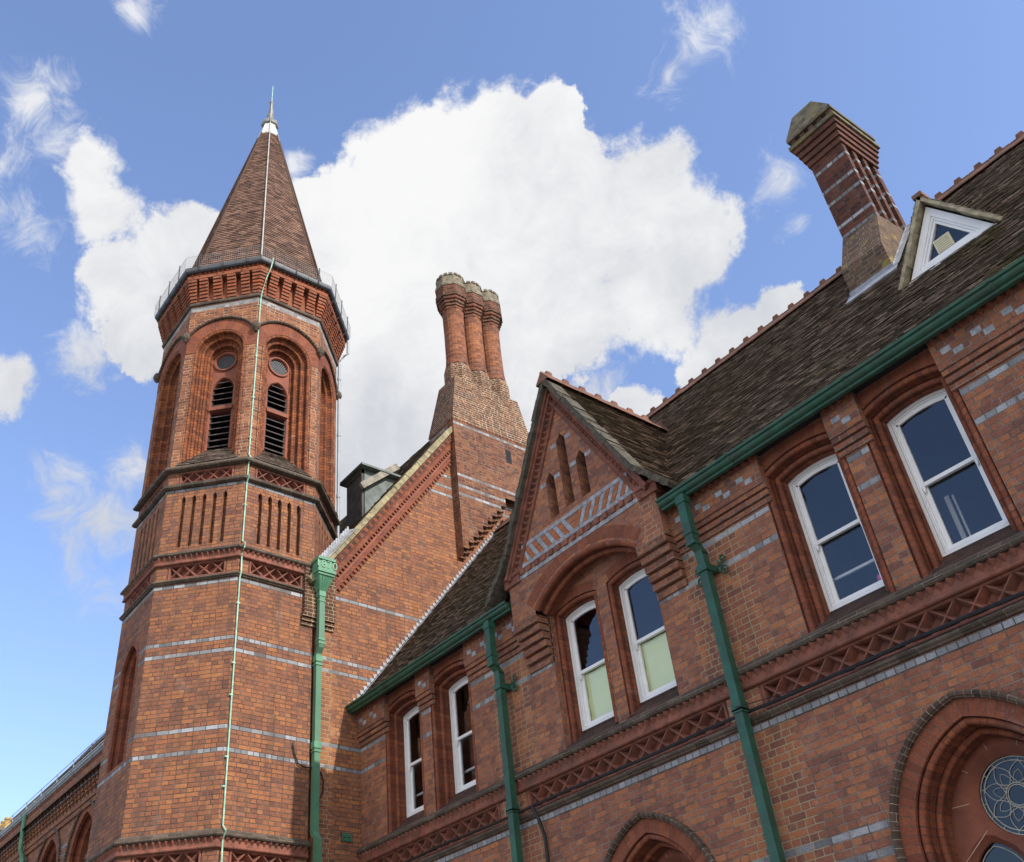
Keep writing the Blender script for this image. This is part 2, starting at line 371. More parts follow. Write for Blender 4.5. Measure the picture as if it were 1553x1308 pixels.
def holes_face(mb, fr, outer, holes, w, mi=0, uvoff=None):
    loops = [outer] + list(holes)
    pts = [p for l in loops for p in l]
    tris = tessellate_polygon([[V3((p[0], p[1], 0)) for p in l] for l in loops])
    for t in tris:
        a, b, c = [pts[i] for i in t]
        if (b[0] - a[0]) * (c[1] - a[1]) - (b[1] - a[1]) * (c[0] - a[0]) < 0: b, c = c, b
        mb.face([fr.P(*a, w), fr.P(*b, w), fr.P(*c, w)], mi)


def box(mb, fr, u0, u1, v0, v1, w0, w1, mi=0, back=True):
    P = fr.P
    a = [P(u0, v0, w0), P(u1, v0, w0), P(u1, v1, w0), P(u0, v1, w0)]; b = [P(u0, v0, w1), P(u1, v0, w1), P(u1, v1, w1), P(u0, v1, w1)]
    mb.face(b, mi)
    if back: mb.face(a[::-1], mi)
    for i in range(4):
        j = (i + 1) % 4; mb.face([a[i], a[j], b[j], b[i]], mi)


def prism(mb, fr, poly, w0, w1, mi=0, back=True):
    P = fr.P
    ar = sum(poly[i][0] * poly[(i + 1) % len(poly)][1] - poly[(i + 1) % len(poly)][0] * poly[i][1] for i in range(len(poly)))
    if ar < 0: poly = poly[::-1]
    f = [P(*p, w1) for p in poly]; g = [P(*p, w0) for p in poly]
    mb.face(f, mi)
    if back: mb.face(g[::-1], mi)
    for i in range(len(poly)):
        j = (i + 1) % len(poly); mb.face([g[i], g[j], f[j], f[i]], mi)


def extr(mb, fr, loop, w0, w1, mi=0, closed=False):
    """surface swept from w0 to w1 along a 2D line"""
    s = 0; k = len(loop); last = k if closed else k - 1
    for i in range(last):
        a, b = loop[i], loop[(i + 1) % k]; d = math.dist(a, b)
        mb.face([fr.P(*a, w0), fr.P(*b, w0), fr.P(*b, w1), fr.P(*a, w1)], mi, [(w0, s), (w0, s + d), (w1, s + d), (w1, s)])
        s += d


def miters(path, closed=False):
    out = []; k = len(path)
    for i in range(k):
        pa = path[i - 1] if (i > 0 or closed) else None; pb = path[(i + 1) % k] if (i < k - 1 or closed) else None
        p = path[i]; ns = []
        for a, b in ((pa, p), (p, pb)):
            if a is None or b is None: continue
            dx, dy = b[0] - a[0], b[1] - a[1]; l = math.hypot(dx, dy) or 1; ns.append((-dy / l, dx / l))
        if len(ns) == 2:
            mx, my = ns[0][0] + ns[1][0], ns[0][1] + ns[1][1]; l = math.hypot(mx, my) or 1; mx /= l; my /= l
            k2 = max(.35, mx * ns[0][0] + my * ns[0][1]); out.append((mx / k2, my / k2))
        else: out.append(ns[0])
    return out


def sweep(mb, fr, path, prof, mi=0, closed=False):
    """profile of (n outward from opening, w) swept along a path"""
    ms = miters(path, closed); S = [0]
    for i in range(1, len(path)): S.append(S[-1] + math.dist(path[i - 1], path[i]))
    T = [0]
    for i in range(1, len(prof)): T.append(T[-1] + math.dist(prof[i - 1], prof[i]))
    k = len(path); last = k if closed else k - 1
    for i in range(last):
        j = (i + 1) % k; sj = S[j] if j else S[-1] + math.dist(path[-1], path[0])
        for q in range(len(prof) - 1):
            r = []
            for (ii, qq) in ((i, q), (j, q), (j, q + 1), (i, q + 1)):
                n_, w_ = prof[qq]; p = path[ii]; mm = ms[ii]
                r.append(fr.P(p[0] + mm[0] * n_, p[1] + mm[1] * n_, w_))
            mb.face(r[::-1], mi, [(T[q], S[i]), (T[q], sj), (T[q + 1], sj), (T[q + 1], S[i])][::-1])


def roll(cn, cw, r, a0=0, a1=180, k=6):
    return [(cn + r * math.cos(rad(a0 + (a1 - a0) * i / k)), cw + r * math.sin(rad(a0 + (a1 - a0) * i / k))) for i in range(k + 1)]


def off(path, n_, closed=False):
    return [(p[0] + m_[0] * n_, p[1] + m_[1] * n_) for p, m_ in zip(path, miters(path, closed))]


def seg_path(cx, half, zb, zc, R, k=14):
    """jamb up, segmental arch about (cx,zc) with radius R, jamb down"""
    a = math.asin(min(1, half / R)); arc = [(cx + R * math.sin(-a + 2 * a * i / k), zc + R * math.cos(-a + 2 * a * i / k)) for i in range(k + 1)]
    return [(cx - half, zb)] + arc + [(cx + half, zb)]


def pointed_path(cx, off_, zb, zs, R, k=14):
    """two-centred arch: left arc centred at cx+off_, right at cx-off_"""
    top = math.acos(off_ / R)
    L = [(cx + off_ - R * math.cos(top * i / k), zs + R * math.sin(top * i / k)) for i in range(k + 1)]
    Rr = [(cx - off_ + R * math.cos(top * (k - i) / k), zs + R * math.sin(top * (k - i) / k)) for i in range(1, k + 1)]
    r = L + Rr
    if zb < zs - 1e-6: r = [(L[0][0], zb)] + r + [(Rr[-1][0], zb)]
    return r


def circle(cx, cz, r, k=40): return [(cx + r * math.cos(2 * PI * i / k), cz + r * math.sin(2 * PI * i / k)) for i in range(k)]


def tube(mb, pts, r, k=8, mi=0, cap=True):
    pts = [V3(p) for p in pts]; rings = []
    up = V3((0, 0, 1))
    for i, p in enumerate(pts):
        d = (pts[min(i + 1, len(pts) - 1)] - pts[max(i - 1, 0)]).normalized()
        a = d.cross(up if abs(d.z) < .95 else V3((1, 0, 0))).normalized(); b = d.cross(a)
        rr = r[i] if isinstance(r, (list, tuple)) else r
        rings.append([p + (a * math.cos(2 * PI * q / k) + b * math.sin(2 * PI * q / k)) * rr for q in range(k)])
    for i in range(len(rings) - 1):
        for q in range(k): mb.face([rings[i][q], rings[i][(q + 1) % k], rings[i + 1][(q + 1) % k], rings[i + 1][q]], mi)
    if cap: mb.face(rings[0][::-1], mi); mb.face(rings[-1], mi)


def lathe(mb, cx, cy, prof, k=8, a0=22.5, mi=0, sx=1, sy=1):
    """rings of (radius, z) about a vertical axis"""
    u = 0
    for i in range(len(prof) - 1):
        (r0, z0), (r1, z1) = prof[i], prof[i + 1]
        for q in range(k):
            A, B = rad(a0 + 360 * q / k), rad(a0 + 360 * (q + 1) / k)
            pt = lambda r, a, z: (cx + sx * r * math.cos(a), cy + sy * r * math.sin(a), z)
            s = 2 * max(r0, r1) * math.sin(PI / k)
            dl = math.hypot(r1 - r0, z1 - z0)
            uvs = [(q * s, z0), (q * s + s, z0), (q * s + s, z1 if abs(z1 - z0) > .02 else z0 + dl), (q * s, z1 if abs(z1 - z0) > .02 else z0 + dl)]
            mb.face([pt(r0, A, z0), pt(r0, B, z0), pt(r1, B, z1), pt(r1, A, z1)], mi, uvs)


def teeth(mb, fr, u0, u1, v0, v1, w0, d, pitch=.113, mi=0):
    """dogtooth course: bricks set cornerwise"""
    k = max(1, round((u1 - u0) / pitch)); p = (u1 - u0) / k; P = fr.P
    for i in range(k):
        a = u0 + i * p; e = .004; dd = d * random.uniform(.9, 1.08)
        A, B, C_, T = P(a + e, v1, w0), P(a + p / 2, v1, w0 + dd), P(a + p - e, v1, w0), P(a + p / 2, v0, w0 + .004)
        B2 = P(a + p / 2, v1 - (v1 - v0) * .22, w0 + dd * .96); A2 = P(a + e, v1 - (v1 - v0) * .22, w0); C2 = P(a + p - e, v1 - (v1 - v0) * .22, w0)
        mb.face([A2, B2, B, A], mi); mb.face([B2, C2, C_, B], mi); mb.face([A2, T, B2], mi); mb.face([T, C2, B2], mi)


def hprof(mb, fr, u0, u1, prof, mi=0, cap=True, m0=0, m1=0):
    """profile of (w, v) extruded along u; m0/m1 mitre the ends by w*tan"""
    for i in range(len(prof) - 1):
        (wa, va), (wb, vb) = prof[i], prof[i + 1]
        mb.face([fr.P(u0 - m0 * wa, va, wa), fr.P(u1 + m1 * wa, va, wa), fr.P(u1 + m1 * wb, vb, wb), fr.P(u0 - m0 * wb, vb, wb)], mi,
                [(u0, va), (u1, va), (u1, vb + .001), (u0, vb + .001)] if abs(va - vb) > .03 else [(u0, va + .02), (u1, va + .02), (u1, va + .05), (u0, va + .05)])
    if cap:
        mb.face([fr.P(u0 - m0 * a, b, a) for a, b in prof][::-1], mi); mb.face([fr.P(u1 + m1 * a, b, a) for a, b in prof], mi)


def lattice(fr, u0, u1, v0, v1, pitch, parent, w_back=-.12, name='lattice_panel'):
    """sunk terracotta panel with crossing chamfered ribs"""
    mb = MB()
    box(mb, fr, u0, u1, v0, v1, w_back - .05, w_back, 0)
    k = max(1, round((u1 - u0) / pitch)); p = (u1 - u0) / k
    hw = min(.05, p * .165)
    def rib(a, b, wt_=-.006):
        dx, dy = b[0] - a[0], b[1] - a[1]; l = math.hypot(dx, dy); nx, ny = -dy / l * hw, dx / l * hw
        A0, A1 = (a[0] + nx, a[1] + ny), (a[0] - nx, a[1] - ny); B0, B1 = (b[0] + nx, b[1] + ny), (b[0] - nx, b[1] - ny)
        t = .16
        a0 = (a[0] + nx * t, a[1] + ny * t); a1 = (a[0] - nx * t, a[1] - ny * t); b0 = (b[0] + nx * t, b[1] + ny * t); b1 = (b[0] - nx * t, b[1] - ny * t)
        P = fr.P
        mb.face([P(*A0, w_back), P(*a0, wt_), P(*b0, wt_), P(*B0, w_back)][::-1]); mb.face([P(*a0, wt_), P(*a1, wt_), P(*b1, wt_), P(*b0, wt_)][::-1])
        mb.face([P(*a1, wt_), P(*A1, w_back), P(*B1, w_back), P(*b1, wt_)][::-1])
    e = .0
    for i in range(k):
        a = u0 + i * p; rib((a + e, v0), (a + p - e, v1)); rib((a + e, v1), (a + p - e, v0), -.009)
    # moulded frame round the sinking
    fp = [(u0, v0), (u0, v1), (u1, v1), (u1, v0)]
    sweep(mb, fr, fp, [(-.03, w_back), (-.025, -.03)] + roll(0, -.012, .022, 200, -20, 5) + [(.04, .004), (.05, 0.0)], closed=True)
    return mb.build(name, 'terra', parent, smooth=35)


def tiles(mb, O, U, D, rng, d0, d1, gauge=.1, tw=.165, th=.016, jit=.004, mi=0, me_=1):
    """overlapping plain tiles on a slope; rng(d) gives the u range of a course"""
    O, U, D = V3(O), V3(U).normalized(), V3(D).normalized(); Nn = U.cross(D).normalized()
    if Nn.z < 0: Nn = -Nn
    k = int((d1 - d0) / gauge)
    for i in range(k + 1):
        d = d0 + i * gauge
        ra = rng(min(d1, d + gauge * .5))
        if ra is None: continue
        ua, ub = ra; st = (i % 2) * tw / 2 + random.uniform(-.01, .01)
        j = math.floor((ua - st) / tw)
        rowz = random.uniform(-jit, jit)
        while True:
            a = st + j * tw; b = a + tw - .004; j += 1
            if a >= ub: break
            a, b = max(a, ua), min(b, ub)
            if b - a < .02: continue
            t0 = th * random.uniform(.8, 1.35) + rowz; t1 = t0 + random.uniform(-jit, jit)
            dj = random.uniform(-jit, jit) * 1.3; dk = dj + random.uniform(-jit, jit)
            base = .010
            P = lambda u, dd, h: O + U * u + D * dd + Nn * h
            lo = d + dj; lo2 = d + dk; hi = min(d + gauge * 1.25, d1 + .02)
            A = P(a, lo, base + t0); B = P(b, lo2, base + t1); C_ = P(b, hi, base * .2); E_ = P(a, hi, base * .2)
            A2 = P(a, lo, base + t0 - .014); B2 = P(b, lo2, base + t1 - .014)
            r = random.random(); uv = [(r, r)] * 4
            mb.face([A, B, C_, E_], mi, uv); mb.face([A2, B2, B, A], me_, uv)
            mb.face([A2, A, E_], mi, uv[:3]); mb.face([B, B2, C_], mi, uv[:3])


# ================================================================== SETTING
g = MB(); gs = 400
g.face([(-gs, -gs, 0), (gs, -gs, 0), (gs, gs, 0), (-gs, gs, 0)])
o = g.build('ground', 'asphalt'); o['kind'] = 'structure'

FA = Fr((0, 0, 0), (1, 0, 0))                      # long front wall, faces -Y
CX = -15.46
CR = Fr((CX, 0, 0), (0, 1, 0))                     # end wall of the tall block, faces +X
XR = 1.6                                           # right end of the long front
ROOFZ = lambda y: 9.06 + 1.262 * y
RIDGE_Y = 3.93; RIDGE_Z = ROOFZ(RIDGE_Y)

main = thing('brick_building', 'long two storey red brick range with front gable, green gutters and mossy brown tiled roof', 'building', (-8, 2, 0))

# ------------------------------------------------------------------ front wall with window openings
GC = -8.92                                         # centre line of the front gable
SASH = [(-14.04, 0), (-12.61, 0), (-5.262, 0), (-3.822, 0)]
ARC_Z = 7.10


def win_path(cx, n_=0.0): return seg_path(cx, .49 + n_, 6.30, ARC_Z, 1.44 + n_)


rec_w = 1.085
REC = seg_path(GC, rec_w, 6.30, 8.86 - 1.62, 1.62, 20)    # broad recess in the gable bay
goth = [GC + .12, -4.515]
GP = lambda cx, n_=0: pointed_path(cx, .259, .9, 3.83, 1.11 + n_, 16)
mb = MB()
holes = [win_path(c, .085) for c, _ in SASH] + [REC]
holes_face(mb, FA, [(CX, 6.30), (XR, 6.30), (XR, 8.80), (CX, 8.80)], holes, 0)
holes_face(mb, FA, [(CX, 0), (XR, 0), (XR, 5.66), (CX, 5.66)], [GP(c) for c in goth], 0)
box(mb, FA, CX, XR, 5.66, 6.30, -.16, -.155, 0)
# end and back walls, keeps the building solid from other sides
for (a, b) in (((XR, 0), (XR, 7.9)), ((XR, 7.9), (CX, 7.9))):
    mb.face([(a[0], a[1], 0), (b[0], b[1], 0), (b[0], b[1], 9), (a[0], a[1], 9)])
mb.face([(XR, 0, 9), (XR, 7.9, 9), (XR, RIDGE_Y, RIDGE_Z - .05)])
mb.build('wall', 'facade', main)

# window jambs and arches
def bead(n, w, r, q=.015, dp=.045, a0=125, a1=-75):
    """a roll at a corner, sunk between two narrow quirks"""
    return [(n + r + q, w), (n + r + q - .002, w - dp), (n + r + .001, w - dp)] + [(n + (r) * math.cos(rad(a)), w - r + .004 + r * math.sin(rad(a))) for a in range(20, -61, -20)] if False else \
        [(n + r + q, w), (n + r + q - .003, w - dp), (n + r * .95, w - dp)] + roll(n, w - r * .9, r, 15, 180, 7)[:0] + roll(n, w - r, r, 10, 215, 8) + [(n - r * .9, w - 2 * r - .02), (n - r - .012, w - 2 * r - .03), (n - r - .014, w - 2 * r - .002)]


JP = bead(.036, 0, .034) + [(-.005, -.11)] + bead(-.053, -.11, .034, .010)[1:] + [(-.10, -.24), (-.09, -.24), (-.09, -.42)]
AP = [(.245, .003), (.087, .003)]


def opening(fr, path, jp, ap, parent, zspr):
    jam = MB(); arc = MB()
    sweep(jam, fr, path, jp)
    jam.build('jamb_moulding', 'terrab', parent, smooth=40)
    sweep(arc, fr, path[1:-1], ap)
    arc.build('window_arch', 'arch', parent, smooth=40)


def ring(mb, fr, loop, n_, w0, w1, mi=0):
    """flat frame between a closed loop and its inset, thickness w0..w1"""
    inn = off(loop, -n_, True)
    k = len(loop)
    for i in range(k):
        j = (i + 1) % k
        mb.face([fr.P(*loop[i], w1), fr.P(*inn[i], w1), fr.P(*inn[j], w1), fr.P(*loop[j], w1)], mi)
        mb.face([fr.P(*inn[i], w1), fr.P(*inn[i], w0), fr.P(*inn[j], w0), fr.P(*inn[j], w1)], mi)
        mb.face([fr.P(*loop[i], w0), fr.P(*loop[i], w1), fr.P(*loop[j], w1), fr.P(*loop[j], w0)], mi)
    return inn


def clip_loop(loop, z, above):
    out = []
    k = len(loop)
    for i in range(k):
        a, b = loop[i], loop[(i + 1) % k]
        ia = (a[1] >= z) == above; ib = (b[1] >= z) == above
        if ia: out.append(a)
        if ia != ib:
            t = (z - a[1]) / (b[1] - a[1]); out.append((a[0] + (b[0] - a[0]) * t, z))
    return out


def sash_window(fr, cx, half, zb, zc, R, w, zm, parent, bar=None, label=None, depth=.8):
    win = bpy.data.objects.new('window', None); col.objects.link(win); win.parent = parent
    win.matrix_parent_inverse = parent.matrix_world.inverted()
    loop = seg_path(cx, half, zb, zc, R)
    f = MB()
    i1 = ring(f, fr, loop, .034, w - .10, w)
    i2 = ring(f, fr, i1, .008, w - .10, w - .030)
    i2 = ring(f, fr, i2, .014, w - .10, w - .012)
    i3 = ring(f, fr, i2, .010, w - .10, w - .034)
    f.build('frame', 'white', win)
    up = clip_loop(i3, zm - .03, True); lo = clip_loop(i3, zm + .03, False)
    s = MB(); ui = ring(s, fr, up, .045, w - .066, w - .032)
    # horns under the meeting rail
    for sg in (-1, 1):
        uu = cx + sg * (half - .066 - .022)
        prism(s, fr, [(uu - .018, zm - .03), (uu + .018, zm - .03), (uu + .015, zm - .075), (uu + .004, zm - .11), (uu - .012, zm - .09)], w - .066, w - .034)
    s.build('sash', 'white', win)
    s2 = MB(); li = ring(s2, fr, lo, .05, w - .105, w - .072); s2.build('sash', 'white', win)
    gl = MB(); holes_face(gl, fr, ui, [], w - .05); gl.build('glass', 'glass', win)
    g2 = MB(); holes_face(g2, fr, li, [], w - .09); g2.build('glass', 'glass', win)
    if bar:
        b_ = MB(); box(b_, fr, cx - half + .06, cx + half - .06, bar - .017, bar + .017, w - .19, w - .155); b_.build('rail', 'white', win)
    if cx > -4:
        b_ = MB(); box(b_, fr, cx - half + .10, cx - half + .15, zb + .1, zm - .05, w - .42, w - .40); box(b_, fr, cx - half + .17, cx - half + .19, zb + .1, zm - .05, w - .46, w - .44); b_.build('inner_lining', 'white', win)
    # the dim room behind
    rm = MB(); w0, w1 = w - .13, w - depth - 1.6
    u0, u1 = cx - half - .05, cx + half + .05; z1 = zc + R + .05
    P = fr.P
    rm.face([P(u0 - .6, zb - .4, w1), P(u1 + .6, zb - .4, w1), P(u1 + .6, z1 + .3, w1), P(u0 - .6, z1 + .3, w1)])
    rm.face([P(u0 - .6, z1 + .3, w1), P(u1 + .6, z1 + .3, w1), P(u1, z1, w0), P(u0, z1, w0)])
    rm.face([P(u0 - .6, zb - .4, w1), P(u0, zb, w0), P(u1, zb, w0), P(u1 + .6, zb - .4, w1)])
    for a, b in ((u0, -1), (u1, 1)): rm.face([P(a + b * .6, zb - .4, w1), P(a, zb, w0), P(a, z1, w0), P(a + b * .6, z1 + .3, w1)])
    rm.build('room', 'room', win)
    return win


for i, (c, _) in enumerate(SASH):
    opening(FA, win_path(c), JP, AP, main, 8.4)
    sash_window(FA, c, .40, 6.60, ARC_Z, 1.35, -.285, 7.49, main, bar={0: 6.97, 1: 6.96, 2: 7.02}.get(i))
    s = MB()                                               # sloping sill of dark bricks
    u0, u1 = c - .52, c + .52
    s.face([FA.P(u0, 6.30, .05), FA.P(u1, 6.30, .05), FA.P(u1, 6.60, -.30), FA.P(u0, 6.60, -.30)], 0, [(u0, 0), (u1, 0), (u1, .42), (u0, .42)])
    s.face([FA.P(u0, 6.30, .05), FA.P(u0, 6.61, -.31), FA.P(u0, 6.28, -.31)]); s.face([FA.P(u1, 6.30, .05), FA.P(u1, 6.28, -.31), FA.P(u1, 6.61, -.31)])
    s.build('window_sill', 'sill', main)

# ------------------------------------------------------------------ oversailing frieze between the windows
piers = [(CX, -14.50), (-13.50, -13.06), (-12.05, GC - 1.62), (GC + 1.62, -5.76), (-4.755, -4.30), (-3.31, XR)]
for a, b in piers:
    fz = MB()
    for z0, z1, ww in ((8.085, 8.175, .025), (8.175, 8.265, .05), (8.265, 8.355, .07), (8.355, 8.67, .09)):
        t = .004 * (z1 - 8.1)
        box(fz, FA, a, b, z0 + (.02 if ww < .08 else 0), z1, -.02, ww, 0, back=False)
    box(fz, FA, a, b, 8.67, 8.80, -.02, .085, 0, back=False)
    teeth(fz, FA, a + .01, b - .01, 8.672, 8.755, .085, .062, .113, 1)
    # chequer of blue grey headers, two rows, each one brick offset
    u = a + .10
    while u + .26 < b:
        box(fz, FA, u, u + .112, 8.520, 8.594, .06, .0925, 2, back=False)
        if u + .24 < b: box(fz, FA, u + .120, u + .232, 8.440, 8.514, .06, .0925, 2, back=False)
        u += .355
    fz.build('frieze', ['frieze', 'terrab', 'bluepl'], main)
# soffit board of the eaves
sf = MB(); box(sf, FA, CX, GC - 1.8, 8.775, 8.81, -.3, .30); box(sf, FA, GC + 1.8, XR, 8.775, 8.81, -.3, .30); sf.build('eaves_soffit', 'dark', main)

# ------------------------------------------------------------------ string course
def string_course(fr, segs, z0, parent, m0=0, m1=0, teeth_on=True, ends=None):
    """lip, dogtooth, roll, sunk panels, lower moulding; z0 is the bottom of the lower moulding"""
    u0, u1 = ends
    s = MB()
    lipp = [(-.02, z0 + .585), (.03, z0 + .585), (.10, z0 + .595), (.118, z0 + .612), (.118, z0 + .645), (.10, z0 + .67), (0, z0 + .735)]
    hprof(s, fr, u0, u1, lipp, 0, True, m0, m1)
    s.build('string_lip', 'lip', parent)
    d = MB()
    hprof(d, fr, u0, u1, [(-.02, z0 + .47), (.045, z0 + .47), (.045, z0 + .59), (-.02, z0 + .59)], 0, True, m0, m1)
    if teeth_on: teeth(d, fr, u0 + .0, u1 - .0, z0 + .505, z0 + .584, .045, .06, .113, 0)
    hprof(d, fr, u0, u1, [(-.02, z0 + .42)] + [(.035 + .03 * math.cos(rad(a)), z0 + .445 + .027 * math.sin(rad(a))) for a in range(-90, 91, 30)] + [(-.02, z0 + .472)], 0, True, m0, m1)
    d.build('dogtooth_course', 'terra', parent)
    l = MB()
    hprof(l, fr, u0, u1, [(-.02, z0 + .012), (.03, z0 + .012), (.042, z0 + .036), (.068, z0 + .048), (.068, z0 + .080), (.045, z0 + .092), (0, z0 + .10)], 0, True, m0, m1)
    l.build('string_moulding', 'lip', parent)


string_course(FA, None, 5.605, main, ends=(CX + .0, XR))
panels = [(CX + .42, -11.60), (-10.90, -7.20), (-6.62, XR - .2)]
pier_mb = MB()
prev = CX
for a, b in panels:
    lattice(FA, a, b, 5.735, 6.02, .303, main)
    box(pier_mb, FA, prev, a - .045, 5.70, 6.06, -.16, .004, 0, back=False); prev = b + .045
box(pier_mb, FA, prev, XR, 5.70, 6.06, -.16, .004, 0, back=False)
for a, b in panels: box(pier_mb, FA, a - .05, b + .05, 6.018, 6.06, -.16, .002, 0, back=False); box(pier_mb, FA, a - .05, b + .05, 5.70, 5.737, -.16, .002, 0, back=False)
pier_mb.build('panel_pier', 'facade', main)
bl = MB(); box(bl, FA, CX + .003, XR, 5.525, 5.602, -.03, .012); bl.build('blue_brick_course', brick('blue header brick', GREY, mortar=(.13, .11, .1), soot=.12, single=.1175), main)

# ------------------------------------------------------------------ pointed windows below
for gi, c in enumerate(goth):
    aw = bpy.data.objects.new('pointed_window', None); col.objects.link(aw); aw.parent = main; aw.matrix_parent_inverse = main.matrix_world.inverted()
    base = GP(c)
    h = MB(); hood = pointed_path(c, .259, 2.9, 3.83, 1.11 + .172, 22)
    sweep(h, FA, hood, [(0, 0), (.0, .045), (.012, .045), (.02, .065), (.046, .075), (.066, .06), (.068, .03), (.072, 0)]); h.build('hood_mould', 'hood', aw, smooth=40)
    v = MB(); sweep(v, FA, pointed_path(c, .259, .9, 3.83, 1.11, 22), [(.172, .006), (0, .006), (0, -.03)])
    v.build('voussoir_ring', 'arch', aw)
    od = MB()
    sweep(od, FA, pointed_path(c, .259, .9, 3.83, 1.11, 22), bead(-.035, -.02, .036, .006, .05)[1:] + [(-.065, -.15), (-.07, -.20)] + bead(-.098, -.20, .034, .0, .04)[1:] + [(-.13, -.31), (-.13, -.41)])
    od.build('arch_moulding', 'terrab', aw, smooth=40)
    inner = pointed_path(c, .259, .9, 3.83, .98, 22)
    rc = circle(c, 4.235, .435, 44)
    lan = [pointed_path(c + s * .40, .12, 1.2, 3.52, .46, 10) for s in (-1, 1)]
    pm = MB(); holes_face(pm, FA, inner, [rc] + lan, -.385); pl = [rc] + lan
    # splayed reveals of the tracery
    sweep(pm, FA, rc[::-1] + [rc[-1]], [(0, -.385), (-.075, -.46), (-.075, -.50)])
    for q in lan: sweep(pm, FA, q, [(0, -.385), (-.06, -.46), (-.06, -.50)])
    # fine joints between the tracery blocks
    def joint(p, q):
        dx, dy = q[0] - p[0], q[1] - p[1]; l = math.hypot(dx, dy); nx, ny = -dy / l * .004, dx / l * .004
        pm.face([FA.P(p[0] + nx, p[1] + ny, -.3825), FA.P(p[0] - nx, p[1] - ny, -.3825), FA.P(q[0] - nx, q[1] - ny, -.3825), FA.P(q[0] + nx, q[1] + ny, -.3825)], 1)
    for a in (20, 62, 100, 140, 178, 215):
        ca, sa = math.cos(rad(a)), math.sin(rad(a)); t = .435
        while True:
            p = (c + ca * t, 4.24 + sa * t)
            ins = math.hypot(p[0] - (c + .259), p[1] - 3.83) < .97 and math.hypot(p[0] - (c - .259), p[1] - 3.83) < .97
            if (p[1] > 3.83 and not ins) or t > .8: break
            t += .01
        joint((c + ca * .437, 4.24 + sa * .437), p)
    pm.build('tracery', ['stone', simple('pale joint', (.42, .28, .21), .9)], aw, smooth=30)
    gm = MB(); holes_face(gm, FA, circle(c, 4.235, .375, 44), [], -.49)
    for q in lan: holes_face(gm, FA, q, [], -.492)
    gm.build('glass', 'lead_glass', aw)
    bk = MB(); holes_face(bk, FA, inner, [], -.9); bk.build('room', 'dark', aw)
    # leaded rosette
    ld = MB()
    def came(pts, r=.006, closed=True):
        pts = [FA.P(p[0], p[1], -.482) for p in pts]
        if closed: pts = pts + [pts[0]]
        tube(ld, pts, r, 5, cap=False)
    cz = 4.235
    for r_ in (.352, .316, .094, .112): came(circle(c, cz, r_, 36), .0055)
    for q in range(8):
        a = 2 * PI * (q + .5) / 8
        for s in (-1, 1):
            pts = []
            for t in range(11):
                tt = t / 10; rr_ = .112 + .204 * tt; an = a + s * .47 * math.sin(PI * tt ** .85) * (1.0 - .42 * tt); pts.append((c + rr_ * math.cos(an), cz + rr_ * math.sin(an)))
            came(pts, .004, False)
            pts = [(c + r_ * math.cos(a + s * w_), cz + r_ * math.sin(a + s * w_)) for r_, w_ in ((.112, PI / 8 - .02), (.16, .30), (.205, .16), (.235, 0))]
            came(pts, .003, False)
        for w_ in (0, PI / 8): came([(c + .316 * math.cos(a + w_), cz + .316 * math.sin(a + w_)), (c + .352 * math.cos(a + w_), cz + .352 * math.sin(a + w_))], .0035, False)
    for s in (-1, 1):
        q = [(p[0], p[1]) for p in off(pointed_path(c + s * .40, .12, 1.2, 3.52, .46, 10), -.09)]
        came(q, .005, False); came(circle(c + s * .40, 3.52, .12, 20), .005)
        for t in range(5): came([(c + s * .40 - .33, 3.4 - t * .35), (c + s * .40, 3.6 - t * .35), (c + s * .40 + .33, 3.4 - t * .35)], .005, False)
    ld.build('leading', M['strap'], aw)

# ------------------------------------------------------------------ front gable
GW = .25                                           # gable face stands 25 cm proud
GAP = 12.02                                        # apex of the brick face under the verge
gslope = 1.86
halfw = 1.62
gb = MB()
zk = 9.02                                          # kneeler level
arch_out = seg_path(GC, rec_w - .01, 8.30, 8.86 - 1.62, 1.62, 24)[1:-1]
face_poly = [(GC - halfw, 8.36)] + [(GC - rec_w, 8.36)] + [p for p in arch_out if p[1] > 8.36] + [(GC + rec_w, 8.36), (GC + halfw, 8.36), (GC + halfw, zk + .2), (GC + 1.46, zk + .2), (GC, GAP), (GC - 1.46, zk + .2), (GC - halfw, zk + .2)]
lan3 = []
for lc, zt, zb in ((GC, 11.12, 9.75), (GC - .36, 10.56, 9.72), (GC + .36, 10.56, 9.72)):
    lan3.append([(lc - .10, zb), (lc - .10, zt - .14), (lc, zt), (lc + .10, zt - .14), (lc + .10, zb)])
holes_face(gb, FA, face_poly, lan3, GW)
for q in lan3:
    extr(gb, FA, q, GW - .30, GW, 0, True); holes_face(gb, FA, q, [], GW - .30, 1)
# returns of the corbelled bay
for s in (-1, 1):
    x = GC + s * halfw
    gb.face([FA.P(x, 8.36, -.02), FA.P(x, 8.36, GW), FA.P(x, zk + .2, GW), FA.P(x, zk + .2, -.02)])
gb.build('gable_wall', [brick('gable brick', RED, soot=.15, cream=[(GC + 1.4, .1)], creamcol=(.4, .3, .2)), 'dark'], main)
# dark slots and blue bands round the lancets
for q in lan3:
    lc = (q[0][0] + q[-1][0]) / 2; zt = q[2][1] - .20
    for a in (lc - .235, lc + .103): lb = MB(); box(lb, FA, a, a + .132, zt, zt + .072, GW - .02, GW + .003, 0, back=False); lb.build('blue_band', 'bluepl', main)
